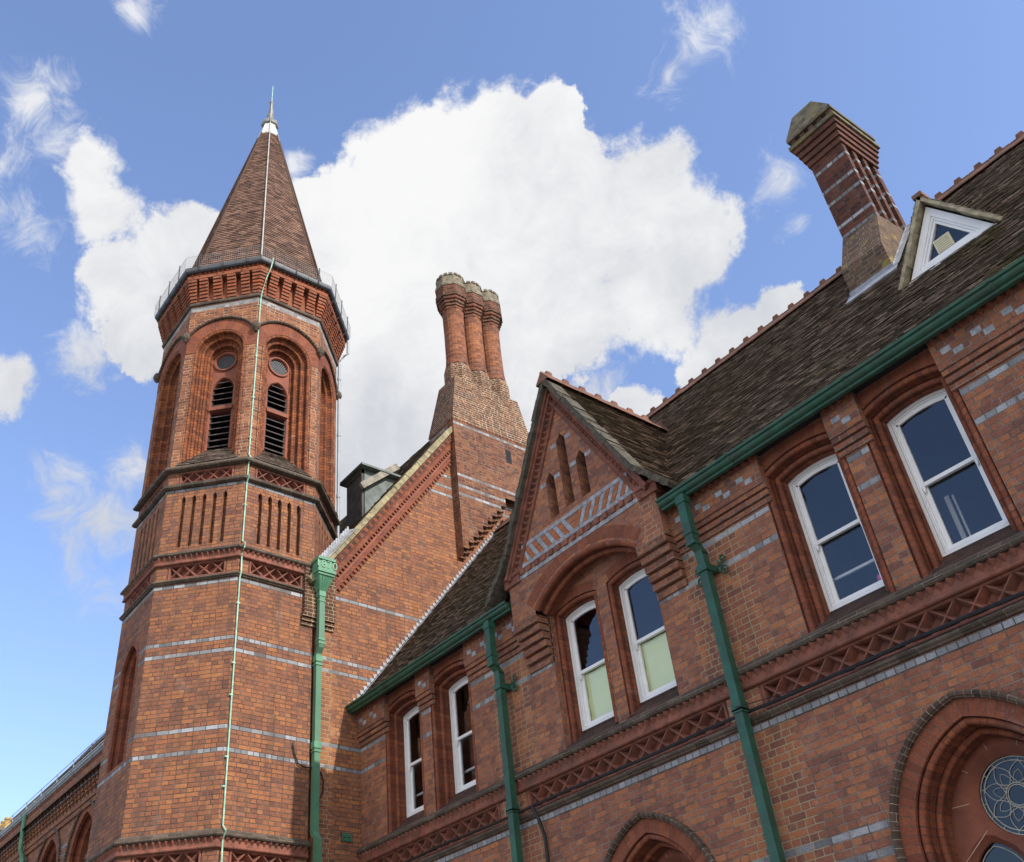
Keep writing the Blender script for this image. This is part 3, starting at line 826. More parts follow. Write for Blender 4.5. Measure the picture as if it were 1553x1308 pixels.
# corbel courses left and right of the recess
for s in (-1, 1):
    cb = MB()
    a, b = sorted((GC + s * (rec_w + .0), GC + s * halfw))
    zs = [7.63 + i * .122 for i in range(7)]
    for i in range(6):
        ww = .03 + (GW - .03) * i / 5
        box(cb, FA, a, b, zs[i] + .026, zs[i + 1], -.02, ww, 0, back=False)
    box(cb, FA, a, b, 8.35, 8.375, -.02, GW + .002, 0, back=False)
    teeth(cb, FA, a, b, 8.30, 8.372, GW - .03, .06, .1, 0)
    # kneeler block at the foot of the verge
    cb.build('corbel', ['frieze', 'terra'], main)
    k0, k1 = sorted((GC + s * (halfw - .30), GC + s * (halfw + .07))); kn = MB()
    box(kn, FA, k0, k1, zk + .02, zk + .16, -.02, GW + .035, 0, back=False); box(kn, FA, k0 - .02, k1 + .02, zk + .16, zk + .22, -.02, GW + .06, 0, back=False)
    kn.build('kneeler', 'terra', main)
# broad segmental arch
ga = MB()
arcp = seg_path(GC, rec_w, 8.2, 8.86 - 1.62, 1.62, 24)[1:-1]
sweep(ga, FA, arcp, [(.26, GW + .004), (.075, GW + .004), (.072, GW - .03), (.055, GW - .035)] + roll(.012, GW - .035, .046, 20, 205, 8) + [(-.02, GW - .085), (.02, GW - .10), (.02, GW - .15), (-.01, GW - .155)] + roll(-.045, GW - .175, .042, 40, 215, 7) + [(-.06, GW - .235), (-.03, GW - .25), (-.03, -.12)])
ga.build('gable_arch', 'arch', main, smooth=40)
# the recessed wall with its two sashes
rw = MB(); RW = -.10
GS = [GC - .585, GC + .585]
def gpath(c, n_=0): return seg_path(c, .385 + n_, 6.30, ARC_Z - .01, 1.33 + n_)
holes_face(rw, FA, REC, [gpath(c, .09) for c in GS], RW)
extr(rw, FA, REC[:2], RW, 0); extr(rw, FA, REC[-2:], RW, 0)
rw.build('recessed_wall', brick('recess brick', RED, soot=.12), main)
J2 = bead(.045, RW, .034) + [(.0, RW - .08), (0, RW - .30)]
A2 = [(.24, RW + .003), (.097, RW + .003)]
for i, c in enumerate(GS):
    opening(FA, gpath(c), J2, A2, main, 8.3)
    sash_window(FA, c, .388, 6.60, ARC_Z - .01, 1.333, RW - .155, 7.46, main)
    s = MB(); u0, u1 = c - .47, c + .47
    s.face([FA.P(u0, 6.30, .05), FA.P(u1, 6.30, .05), FA.P(u1, 6.60, -.30), FA.P(u0, 6.60, -.30)], 0, [(u0, 0), (u1, 0), (u1, .42), (u0, .42)])
    s.face([FA.P(u0, 6.30, .05), FA.P(u0, 6.61, -.31), FA.P(u0, 6.28, -.31)]); s.face([FA.P(u1, 6.30, .05), FA.P(u1, 6.28, -.31), FA.P(u1, 6.61, -.31)])
    s.build('window_sill', 'sill', main)
# herringbone band: blue courses, slanting red and blue bricks, dentils
hb = MB()
def gx(z): return (GAP - z) / gslope - .10
z0, z1 = 9.29, 9.60
box(hb, FA, GC - gx(z0) + .03, GC + gx(z0) - .03, 9.235, 9.30, GW - .02, GW + .012, 1, back=False)
box(hb, FA, GC - gx(9.1) + .1, GC + gx(9.1) - .1, 9.06, 9.125, GW - .02, GW + .012, 1, back=False)
box(hb, FA, GC - gx(z1) + .0, GC + gx(z1) - .0, 9.56, 9.625, GW - .02, GW + .014, 1, back=False)
k = 26; wdt = gx(z0) * 2 - .14
u = -wdt / 2; i = 0; st = wdt / k
while i < k:
    a = GC - wdt / 2 + i * st; sg = 1 if a > GC - st * .6 else -1; t = .15
    q = [(a, 9.306), (a + st - .012, 9.306), (a + st - .012 + sg * t, 9.556), (a + sg * t, 9.556)]
    lim = gx(9.556) - .02; lim0 = gx(9.306)
    q = [(max(GC - (lim if z > 9.4 else lim0), min(GC + (lim if z > 9.4 else lim0), u_)), z) for u_, z in q]
    prism(hb, FA, q, GW - .02, GW + .008 + .004 * random.random(), 1 if i % 2 == 0 else 0, back=False); i += 1
nd = 15
for i in range(nd):
    a = GC - gx(9.2) + .12 + i * (2 * gx(9.2) - .24) / nd
    box(hb, FA, a + .01, a + .095, 9.13, 9.225, GW - .02, GW + .035, 2, back=False)
hb.build('herringbone_band', [brick('orange band brick', [(0, (.34, .09, .035)), (1, (.5, .17, .06))], soot=.05, single=.6), 'bluepl', 'terra'], main)

# verge mouldings of the gable, each side in a raking frame
for s in (-1, 1):
    ang = math.atan(gslope); Lr = 1.50 / math.cos(ang)
    if s < 0: fr = Fr(FA.P(GC - 1.50, GAP - 1.50 * gslope, 0), (math.cos(ang), 0, math.sin(ang)), (-math.sin(ang), 0, math.cos(ang)), (0, -1, 0))
    else: fr = Fr(FA.P(GC, GAP, 0), (math.cos(ang), 0, -math.sin(ang)), (math.sin(ang), 0, math.cos(ang)), (0, -1, 0))
    a, b = (0, Lr)
    vm = MB()
    e0, e1 = (a - .1, b + .06) if s < 0 else (a - .06, b + .1)
    box(vm, fr, e0, e1, -.01, .045, GW - .3, GW + .11, 0)
    box(vm, fr, e0, e1, -.055, -.012, GW - .02, GW + .075, 0)
    teeth(vm, fr, e0 + .02, e1 - .12 if s < 0 else e1 - .02, -.135, -.058, GW + .0, .07, .11, 0)
    hprof(vm, fr, e0 + .08 if s > 0 else e0, e1 if s > 0 else e1 - .08, [(GW - .02, -.20), (GW + .03, -.20), (GW + .05, -.18), (GW + .035, -.155), (GW + .02, -.13), (GW - .02, -.128)], 0)
    vm.build('verge_moulding', 'terra', main)

# gable roof: two slopes with a flared foot
gr = MB(); vg = MB()
R0 = 12.20
OV = -.44                                          # front edge of the overhang
for s in (-1, 1):
    segs = [(0, R0, 1.44, R0 - 1.44 * gslope), (1.44, R0 - 1.44 * gslope, 2.02, R0 - 1.44 * gslope - .62)]
    for (h0, za, h1, zb) in segs:
        L_ = math.hypot(h1 - h0, za - zb); D = V3((-s * (h1 - h0), 0, za - zb)) / L_
        Ob = V3((GC + s * h1, 0, zb))
        U = V3((0, 1, 0))
        def rng(d, h0=h0, h1=h1, za=za, zb=zb, L_=L_):
            z = zb + (za - zb) * d / L_; yb = (z - 9.06) / 1.262 + .04
            return (OV, yb) if yb > OV + .1 else None
        tiles(gr, Ob, U, D, rng, 0, L_ - .02, .085, .165, .017, .0045)
        # solid under the tiles
        q = [V3((GC + s * h0, OV + .02, za - .015)), V3((GC + s * h1, OV + .02, zb - .015))]
        yb0, yb1 = (za - 9.06) / 1.262, (zb - 9.06) / 1.262
        gr.face([q[0], q[1], V3((GC + s * h1, max(yb1, -.2), zb - .015)), V3((GC + s * h0, yb0, za - .015))], 0, [(.1, .1)] * 4)
        # verge edge bedded in mortar
        n2 = V3((s * (za - zb), 0, h1 - h0)).normalized()
        a = V3((GC + s * h0, OV - .0, za)); b = V3((GC + s * h1, OV - .0, zb)); K = 16
        for i in range(K):
            p0 = a.lerp(b, i / K); p1 = a.lerp(b, (i + 1) / K); j0 = random.uniform(-.012, .012)
            lo_ = -.055 + random.uniform(-.01, .01)
            A, B = p0 + n2 * (.03 + j0), p1 + n2 * (.03 + j0); C_, E_ = p1 + n2 * lo_, p0 + n2 * lo_
            yy = V3((0, .30, 0)); dy = V3((0, random.uniform(-.012, .006), 0))
            for f_ in ([A + dy, B + dy, C_ + dy, E_ + dy], [E_ + dy, C_ + dy, C_ + yy, E_ + yy], [B + dy, A + dy, A + yy, B + yy], [A + dy, E_ + dy, E_ + yy, A + yy], [B + dy, B + yy, C_ + yy, C_ + dy]): vg.face(f_)
gr.build('gable_roof', ['tile', 'tileedge'], main); vg.build('verge', 'verge', main)


def ridge_run(parent, p0, p1, side, step=.36, name='ridge_tiles'):
    """crested ridge tiles from p0 to p1"""
    r = MB(); p0, p1 = V3(p0), V3(p1); d = (p1 - p0); L_ = d.length; d.normalize(); sd = V3(side); up = V3((0, 0, 1))
    k = round(L_ / step); st = L_ / k
    for i in range(k):
        a = p0 + d * (i * st + .004); b = p0 + d * ((i + 1) * st - .004); j = V3((0, 0, random.uniform(-.006, .006)))
        sec = [sd * .15 - up * .16, sd * .145 - up * .13, sd * .03 + up * .02, sd * .022 + up * .06, -sd * .022 + up * .06, -sd * .03 + up * .02, -sd * .145 - up * .13, -sd * .15 - up * .16]
        for q in range(len(sec) - 1): r.face([a + sec[q] + j, b + sec[q] + j, b + sec[q + 1] + j, a + sec[q + 1] + j])
        r.face([a + q + j for q in sec]); r.face([b + q + j for q in sec][::-1])
        # raised crest block with a notch either side
        m0 = a + (b - a) * .30; m1 = a + (b - a) * .70
        c4 = [m0 + sd * .022 + up * .058 + j, m1 + sd * .022 + up * .058 + j, m1 - sd * .022 + up * .058 + j, m0 - sd * .022 + up * .058 + j]
        t4 = [m0 + d * .02 + sd * .02 + up * .135 + j, m1 - d * .02 + sd * .02 + up * .135 + j, m1 - d * .02 - sd * .02 + up * .135 + j, m0 + d * .02 - sd * .02 + up * .135 + j]
        r.face(t4)
        for q in range(4): r.face([c4[q], c4[(q + 1) % 4], t4[(q + 1) % 4], t4[q]])
    return r.build(name, 'ridge', parent)


ridge_run(main, (GC, OV - .02, R0 + .07), (GC, (R0 - 9.06) / 1.262 + .1, R0 + .07), (1, 0, 0))

# ------------------------------------------------------------------ main roof
rf = MB()
YE = -.25
sl_ = math.hypot(1, 1.262); Dm = V3((0, 1 / sl_, 1.262 / sl_)); Lm = (RIDGE_Y - YE) * sl_
def main_rng(d): return (CX + .02, XR + .1)
def gable_hide(u, y): return False
dg0 = .085 * math.ceil((.06 - YE) * sl_ / .085)              # first course that can pass behind the gable
for x0, x1 in ((CX + .02, GC - 1.66), (GC + 1.66, XR + .1)): tiles(rf, (0, YE, ROOFZ(YE)), (1, 0, 0), Dm, lambda d, x0=x0, x1=x1: (x0, x1), 0, dg0 - .05, .085, .165, .017, .0045)
yg = YE + dg0 / sl_
tiles(rf, (0, yg, ROOFZ(yg)), (1, 0, 0), Dm, main_rng, 0, Lm - dg0 - .03, .085, .165, .017, .0045)
for x0, x1 in ((CX, GC - 1.66), (GC + 1.66, XR + .1)): rf.face([(x0, YE + .05, ROOFZ(YE + .05) - .03), (x1, YE + .05, ROOFZ(YE + .05) - .03), (x1, yg, ROOFZ(yg) - .03), (x0, yg, ROOFZ(yg) - .03)], 0, [(.1, .1)] * 4)
rf.face([(CX, yg, ROOFZ(yg) - .03), (XR + .1, yg, ROOFZ(yg) - .03), (XR + .1, RIDGE_Y, RIDGE_Z - .03), (CX, RIDGE_Y, RIDGE_Z - .03)], 0, [(.1, .1)] * 4)
rf.face([(CX, RIDGE_Y, RIDGE_Z - .03), (XR + .1, RIDGE_Y, RIDGE_Z - .03), (XR + .1, 8.2, 8.7), (CX, 8.2, 8.7)], 0, [(.2, .2)] * 4)
rf.build('roof', ['tile', 'tileedge'], main)
ridge_run(main, (-9.6, RIDGE_Y, RIDGE_Z + .08), (-4.95, RIDGE_Y, RIDGE_Z + .08), (0, 1, 0))
ridge_run(main, (CX + .05, RIDGE_Y, RIDGE_Z + .08), (-9.6, RIDGE_Y, RIDGE_Z + .08), (0, 1, 0))
ridge_run(main, (-4.05, RIDGE_Y, RIDGE_Z + .08), (XR, RIDGE_Y, RIDGE_Z + .08), (0, 1, 0))
# lead soakers stepping up the tall end wall
fl = MB()
y = -.22
while y < 4.0:
    z = ROOFZ(y); st = .078
    a = [(CX + .012, y, z + .02), (CX + .012, y + .10, z + .15), (CX + .012, y - .035, z + .155)]
    fl.face(a); fl.face([(CX + .012, y - .02, z - .03), (CX + .012, y + st, z + st * 1.26 - .03), (CX + .012, y + st, z + st * 1.26 + .045), (CX + .012, y - .02, z + .045)])
    fl.face([(CX + .012, y, z + .045), (CX + .10, y, z + .04), (CX + .10, y + st, z + st * 1.26 + .04), (CX + .012, y + st, z + st * 1.26 + .045)])
    y += st
fl.build('stepped_flashing', 'lead', main)

# gutters
GPROF = [(.16, 8.81), (.16, 8.735), (.18, 8.71), (.235, 8.70), (.255, 8.706), (.258, 8.735), (.275, 8.737), (.302, 8.75), (.318, 8.775), (.318, 8.80), (.345, 8.805), (.352, 8.835), (.335, 8.84), (.31, 8.82), (.18, 8.81)]
def gutter(parent, fr, u0, u1, prof, ma, joints=1.8):
    gm = MB(); hprof(gm, fr, u0, u1, prof, 0)
    u = u0 + joints * .7
    while u < u1 - .1:
        hprof(gm, fr, u - .022, u + .022, [(a + (.008 if a > .12 else 0), b - (.008 if b < 8.75 else -.004)) for a, b in prof] if ma == 'green' else [(a + .01, b - .006) for a, b in prof], 0)
        u += joints
    return gm.build('gutter', ma, parent, smooth=50)
gutter(main, FA, CX + .02, GC - 1.66, GPROF, 'green'); gutter(main, FA, GC + 1.66, XR, GPROF, 'green')

# ------------------------------------------------------------------ triangular dormer
dm = bpy.data.objects.new('dormer', None); col.objects.link(dm); dm.parent = main; dm.matrix_parent_inverse = main.matrix_world.inverted()
DY = 1.47; dx0, dx1, dzb, dzt = -3.70, -2.46, 10.885, 11.86; dc = (dx0 + dx1) / 2
FD = Fr((0, DY, 0), (1, 0, 0))
f = MB(); t0 = [(dx0, dzb), (dc, dzt), (dx1, dzb)]
i1 = ring(f, FD, t0, .10, -.05, .02); i2 = ring(f, FD, i1, .03, -.05, .005); i3 = ring(f, FD, i2, .04, -.06, -.012)
prism(f, FD, [(dx0 - .02, dzb - .025), (dx1 + .02, dzb - .025), (dx1, dzb + .02), (dx0, dzb + .02)], -.05, .045)
f.build('frame', 'white', dm)
gmb = MB(); holes_face(gmb, FD, i3, [], -.045); gmb.build('glass', 'glass', dm)
bkm = MB(); holes_face(bkm, FD, t0, [], -.5); bkm.build('room', 'dark', dm)
vn = MB(); vc = (dc - .03, dzb + .30); box(vn, FD, vc[0] - .115, vc[0] + .115, vc[1] - .115, vc[1] + .115, -.045, -.015)
for i in range(6): box(vn, FD, vc[0] - .095, vc[0] + .095, vc[1] - .095 + i * .034, vc[1] - .082 + i * .034, -.015, -.006)
vn.build('vent_grille', 'cream', dm)
dr = MB(); de = MB()
for s in (-1, 1):
    hw_ = .74; sl2 = 1.57
    top = V3((dc, DY - .13, dzt + .14)); L_ = hw_ * math.hypot(1, sl2); D = V3((-s, 0, sl2)).normalized(); Ob = V3((dc + s * hw_, 0, dzt + .14 - hw_ * sl2))
    def rng(d, L_=L_):
        z = dzt + .14 - hw_ * sl2 * (1 - d / L_); yb = (z - 9.06) / 1.262 + .03
        return (DY - .13, yb) if yb > DY - .1 else None
    tiles(dr, Ob, (0, 1, 0), D, rng, 0, L_, .1, .165)
    n2 = V3((s * sl2, 0, 1)).normalized(); K = 8
    a = top; b = V3((dc + s * hw_, DY - .13, dzt + .14 - hw_ * sl2))
    for i in range(K):
        p0 = a.lerp(b, i / K); p1 = a.lerp(b, (i + 1) / K); lo_ = -.045 + random.uniform(-.008, .008); yy = V3((0, .14, 0))
        A, B, C_, E_ = p0 + n2 * .02, p1 + n2 * .02, p1 + n2 * lo_, p0 + n2 * lo_
        for f_ in ([A, B, C_, E_], [E_, C_, C_ + yy, E_ + yy], [B, A, A + yy, B + yy], [B, B + yy, C_ + yy, C_]): de.face(f_)
dr.build('roof', ['tile', 'tileedge'], dm); de.build('verge', simple('pale verge mortar', (.36, .31, .21), .9, .3, 9, bump=.6, bscale=30, dark=(.15, .13, .09), darkscale=7, darkamt=.6), dm)
rt = MB(); box(rt, FD, dc - .07, dc + .07, dzt + .13, dzt + .2, -.5, .14); rt.build('ridge_tile', 'ridge', dm)

# ------------------------------------------------------------------ ridge chimney
ch = bpy.data.objects.new('chimney', None); col.objects.link(ch); ch.parent = main; ch.matrix_parent_inverse = main.matrix_world.inverted()
X0, X1, Y0, Y1 = -4.80, -4.16, 2.86, 3.90
def cbox(mb, x0, x1, y0, y1, z0, z1, mi=0):
    box(mb, Fr((0, 0, 0), (1, 0, 0)), x0, x1, z0, z1, -y1, -y0, mi)
sb = MB()
bx0, bx1, by0, by1 = -4.87, -4.14, 2.45, 4.15
zb0 = 11.9
sb.face([(bx0, by0, zb0), (bx1, by0, zb0), (bx1, by0, 12.75), (bx0, by0, 12.75)])
sb.face([(bx0, by0, 12.75), (bx1, by0, 12.75), (X1 + .005, Y0, 13.70), (X0 - .005, Y0, 13.70)])
sb.face([(bx1, by0, zb0), (bx1, by1, zb0), (bx1, by1, 13.3), (bx1, by0, 12.75)])
sb.face([(bx1, by0, 12.75), (bx1, by1, 13.3), (X1 + .005, Y1, 13.80), (X1 + .005, Y0, 13.70)])
sb.face([(bx0, by1, zb0), (bx0, by0, zb0), (bx0, by0, 12.75), (bx0, by1, 13.3)])
sb.face([(bx0, by1, 13.3), (bx0, by0, 12.75), (X0 - .005, Y0, 13.70), (X0 - .005, Y1, 13.80)])
sb.face([(bx1, by1, zb0), (bx0, by1, zb0), (bx0, by1, 13.3), (bx1, by1, 13.3)]); sb.face([(bx1, by1, 13.3), (bx0, by1, 13.3), (X0, Y1, 13.8), (X1, Y1, 13.8)])
sb.build('chimney_base', 'chimbase', ch)
st_ = MB()
cbox(st_, X0, X1 - .10, Y0, Y1, 13.6, 15.62)
nrib = 3
ys = [(Y0, Y0 + .11), (Y0 + .30, Y0 + .41), (Y0 + .60, Y0 + .71), (Y1 - .13, Y1)]
for i, (a, b) in enumerate(ys): cbox(st_, X1 - .0995, X1, a + (.0015 if i == 0 else 0), b - (.0015 if i == 3 else 0), 13.65, 15.60)
st_.build('chimney_stack', 'chim', ch)
nk = MB()
for i, e in enumerate((.03, .06, .09, .12)): cbox(nk, X0 - e, X1 + e, Y0 - e, Y1 + e, 15.56 + i * .135 + .02, 15.56 + (i + 1) * .135, 0)
cbox(nk, X0 - .09, X1 + .09, Y0 - .09, Y1 + .09, 16.10, 16.13, 0)
nk.build('chimney_neck', brick('neck brick', [(0, (.085, .036, .028)), (1, (.21, .075, .045))], mortar=(.08, .06, .05), soot=.3), ch)
cp = MB()
cbox(cp, X0 - .16, X1 + .16, Y0 - .16, Y1 + .16, 16.10, 16.19, 0)
cbox(cp, X0 - .08, X1 + .08, Y0 - .08, Y1 + .08, 16.19, 16.33, 1)
for i in range(5): cbox(cp, X0 - .10 + i * .19, X0 - .0 + i * .19, Y0 - .12, Y0 - .06, 16.20, 16.33, 1)
for i in range(8): cbox(cp, X1 + .06, X1 + .12, Y0 - .08 + i * .16, Y0 + .01 + i * .16, 16.20, 16.33, 1)
cbox(cp, X0 - .15, X1 + .15, Y0 - .15, Y1 + .15, 16.33, 16.40, 0)
a = [(X0 - .15, Y0 - .15, 16.40), (X1 + .15, Y0 - .15, 16.40), (X1 + .15, Y1 + .15, 16.40), (X0 - .15, Y1 + .15, 16.40)]
b = [(X0 + .02, Y0 + .10, 17.10), (X1 - .19, Y0 + .10, 17.10), (X1 - .19, Y1 - .2, 17.10), (X0 + .02, Y1 - .2, 17.10)]
for i in range(4): cp.face([a[i], a[(i + 1) % 4], b[(i + 1) % 4], b[i]], 0)
cp.face(b, 0)
cp.build('chimney_cap', ['cap', 'chim'], ch)
ap = MB()
n_ = V3((0, -1.262, 1)).normalized()
def rp(x, y, h=.045): return V3((x, y, ROOFZ(y))) + n_ * h
ap.face([rp(bx0 - .06, by0 - .14), rp(bx1 + .1, by0 - .14), rp(bx1 + .1, by0 + .02), rp(bx0 - .06, by0 + .02)])
ap.face([rp(bx0 - .06, by0 - .14, .0), rp(bx1 + .1, by0 - .14, .0), rp(bx1 + .1, by0 - .14), rp(bx0 - .06, by0 - .14)])
ap.face([V3((bx0 - .02, by0 - .012, ROOFZ(by0) - .05)), V3((bx1 + .02, by0 - .012, ROOFZ(by0) - .05)), V3((bx1 + .02, by0 - .012, ROOFZ(by0) + .13)), V3((bx0 - .02, by0 - .012, ROOFZ(by0) + .13))])
y = by0
while y < 3.85:
    z = ROOFZ(y); ap.face([(bx1 + .012, y - .02, z - .05), (bx1 + .012, y + .08, z + .05), (bx1 + .012, y + .08, z + .19), (bx1 + .012, y - .02, z + .11)])
    ap.face([rp(bx1 + .01, y, .05), rp(bx1 + .12, y, .05), rp(bx1 + .12, y + .08, .05), rp(bx1 + .01, y + .08, .05)]); y += .075
ap.build('flashing', 'lead', ch)

# ================================================================== TALL GABLED BLOCK
blk = thing('gabled_block', 'tall red brick block behind the tower, sunlit gable end with three clustered chimney shafts', 'building', (-25, 4, 0))
VZ = lambda y: 12.86 + 1.372 * y
BY0 = -1.0; BYA = 4.05
wb = MB()
holes_face(wb, CR, [(-1.0, 0), (9.1, 0), (9.1, VZ(-1.0)), (BYA, VZ(BYA)), (-1.0, VZ(-1.0))], [], 0)
# long side wall running away behind the tower, with arched openings
FL = Fr((0, BY0, 0), (1, 0, 0))
XL = -60
arches = [-25.3, -28.3, -31.3, -34.3, -37.3, -40.3]
LP = lambda c, n_=0: pointed_path(c, .35, 6.4, 9.05, 1.25 + n_, 10)
holes_face(wb, FL, [(XL, 0), (CX, 0), (CX, 11.7), (XL, 11.7)], [LP(c) for c in arches], 0)
wb.face([(XL, 9.1, 0), (CX, 9.1, 0), (CX, 9.1, 12), (XL, 9.1, 12)]); wb.face([(XL, -1, 0), (XL, 9.1, 0), (XL, 9.1, 11.7), (XL, BYA, VZ(BYA)), (XL, -1, 11.7)])
wb.build('wall', 'cross', blk)
for c in arches:
    aw = MB(); sweep(aw, FL, LP(c), [(0, 0), (0, -.08)] + roll(-.06, -.12, .06, 90, -60, 5) + [(-.14, -.22), (-.14, -.45)]); aw.build('arch_moulding', 'terrab', blk, smooth=40)
    hm = MB(); sweep(hm, FL, LP(c, .26)[1:-1], [(0, 0), (0, .06), (.05, .08), (.1, .06), (.1, 0)]); hm.build('hood_mould', 'hood', blk, smooth=40)
    vs = MB(); sweep(vs, FL, LP(c), [(.26, .006), (0, .006)]); vs.build('voussoir_ring', 'arch', blk)
    dk = MB(); holes_face(dk, FL, LP(c), [], -.45); dk.build('glass', 'dark', blk)
    for s in (-1, 1):
        im = MB(); u = c + s * 1.5
        box(im, FL, u - .35, u + .35, 6.4, 8.7, -.02, .14, 0); box(im, FL, u - .42, u + .42, 8.7, 8.86, -.02, .2, 1)
        im.build('pilaster', ['cross', 'lip'], blk) if s > 0 else None
cn = MB()
for z0, z1, ww in ((10.35, 10.5, .06), (10.5, 10.62, .1)): box(cn, FL, XL, -19.6, z0, z1, -.02, ww, 0, back=False)
box(cn, FL, XL, -19.6, 11.25, 11.45, -.02, .20, 0, back=False); teeth(cn, FL, -45, -19.6, 11.45, 11.56, .14, .08, .16, 1)
u = -45
while u < -19.7:
    for i in range(5): box(cn, FL, u, u + .17, 10.66 + i * .12, 10.66 + i * .12 + .1, -.02, .05 + .032 * i, 0, back=False)
    u += .30
cn.build('bracket_cornice', ['cross', 'terra'], blk)
gutter(blk, FL, XL, -19.4, [(a - .05, b + 2.90) for a, b in GPROF], 'pvc', 2.4)
# rail above that gutter
rl = MB()
for z in (12.02, 11.9): tube(rl, [FL.P(-45, z, .25), FL.P(-19.6, z, .25)], .012, 6)
u = -44.5
while u < -19.6: tube(rl, [FL.P(u, 11.6, .22), FL.P(u, 12.04, .25)], .014, 6); u += 1.5
rl.build('snow_rail', 'mesh', blk)
# roof
br = MB()
sl3 = math.hypot(1, 1.372); D3 = V3((0, 1 / sl3, 1.372 / sl3)); L3 = (BYA + 1.35) * sl3
tiles(br, (0, -1.10, VZ(-1.10) + .10), (1, 0, 0), D3, lambda d: (-46.0, CX + .16), 0, L3 - .43, .16, .25, .022)
br.face([(-XL * -1, -1.3, VZ(-1.3) + .03), (CX + .13, -1.3, VZ(-1.3) + .03), (CX + .13, BYA, VZ(BYA) + .03), (XL, BYA, VZ(BYA) + .03)], 0, [(.3, .3)] * 4)
br.face([(XL, BYA, VZ(BYA) + .03), (CX + .13, BYA, VZ(BYA) + .03), (CX + .13, 9.4, VZ(-1.3) + .03), (XL, 9.4, VZ(-1.3) + .03)], 0, [(.3, .3)] * 4)
br.build('roof', ['tile', 'tileedge'], blk)
# raking verge courses on the gable end
ang = math.atan(1.372)
RK = Fr((CX, -1.0, VZ(-1.0)), (0, math.cos(ang), math.sin(ang)), (0, -math.sin(ang), math.cos(ang)), (1, 0, 0))
Lk = 3.70 / math.cos(ang)
vg = MB()
u = -.35
while u < Lk:
    e = min(u + .19, Lk + .03); j = random.uniform(-.01, .01)
    box(vg, RK, u, e - .004, -.015, .11 + j, -.02, .19 + j, 0); u += .19
vg.build('verge', simple('lichened verge tile', (.30, .26, .15), .9, .3, 8, bump=.7, bscale=35, dark=(.13, .115, .075), darkscale=5, darkamt=.7), blk)
rk = MB()
box(rk, RK, -.1, Lk, -.16, -.018, -.02, .12, 0, back=False)
u = -.05
while u < Lk - .1:
    box(rk, RK, u, u + .105, -.145, -.055, .1, .124, 1, back=False); u += .205 if int(u * 5) % 1 == 0 else .2
box(rk, RK, .0, Lk, -.28, -.163, -.02, .075, 0, back=False)
u = .0
while u < Lk - .06: box(rk, RK, u, u + .055, -.345, -.283, -.02, .07, 0, back=False); u += .11
box(rk, RK, .05, Lk, -.40, -.348, -.02, .05, 2, back=False)
u = .1
while u < Lk - .06: box(rk, RK, u, u + .075, -.56, -.49, -.02, .045, 0, back=False); u += .125
box(rk, RK, .05, Lk, -.488, -.403, -.02, .035, 0, back=False)
rk.build('raking_corbel', ['arch', 'sill', 'stone'], blk)
# corbelled brickwork in the angle with the tower, behind the hopper
kb = MB()
for i, ww in enumerate((.03, .06, .09)): box(kb, CR, -1.35, -.62 - .0 * i, 10.28 + i * .085 + .014, 10.28 + (i + 1) * .085, -.02, ww, 0, back=False)
box(kb, CR, -1.32, -.62, 10.535, 11.55, -.02, .09, 0, back=False)
kb.build('corbel', brick('sooty brick', [(0, (.04, .025, .02)), (.6, (.12, .05, .035)), (1, (.22, .08, .045))], mortar=(.36, .3, .18), soot=.35), blk)
# chimney breast and cluster
cc = bpy.data.objects.new('chimney', None); col.objects.link(cc); cc.parent = blk; cc.matrix_parent_inverse = blk.matrix_world.inverted()
bp = .235
cb = MB()
ya, yb = 2.66, 5.30
steps = []
k = 9; yy = ya; zz = 12.92
poly = [(ya, 16.88)]
poly = [(yb, 17.0), (ya, 16.88), (ya, zz + .27)]
for i in range(k): poly += [(yy + .16, zz + .27), (yy + .16, zz + .465)]; yy += .16; zz += .195
poly += [(yb, zz + .27)]
holes_face(cb, CR, poly[::-1], [], bp)
pp = [(ya, 16.88), (ya, 12.92)]
extr(cb, CR, [(ya, 16.9), (ya, 12.92)], 0, bp)
cb.v and None
cb.face([CR.P(yb, 14, 0), CR.P(yb, 14, bp), CR.P(yb, 17, bp), CR.P(yb, 17, 0)])
# the side cheek where the stack passes the roof
cb.face([(CX, ya, 16.0), (CX, ya, 16.93), (-16.25, ya, 16.93), (-16.25, ya, 15.5)])
cb.build('chimney_breast', 'breast', cc)
cs = MB(); yy = ya; zz = 12.92
for i in range(k):
    for q in range(3): box(cs, CR, yy - (.0 if i else -.002), yy + .168, zz + .012 + q * .09, zz + .078 + q * .09, -.02, .075 + q * .08)
    box(cs, CR, yy + .004, yy + .16, zz, zz + .272, -.02, .05 + .03)
    yy += .16; zz += .195
cs.build('stepped_corbel', 'breast', cc)
vt = MB(); box(vt, CR, 4.30, 4.47, 16.10, 16.50, bp - .02, bp + .004); vt.build('vent', 'dark', cc)
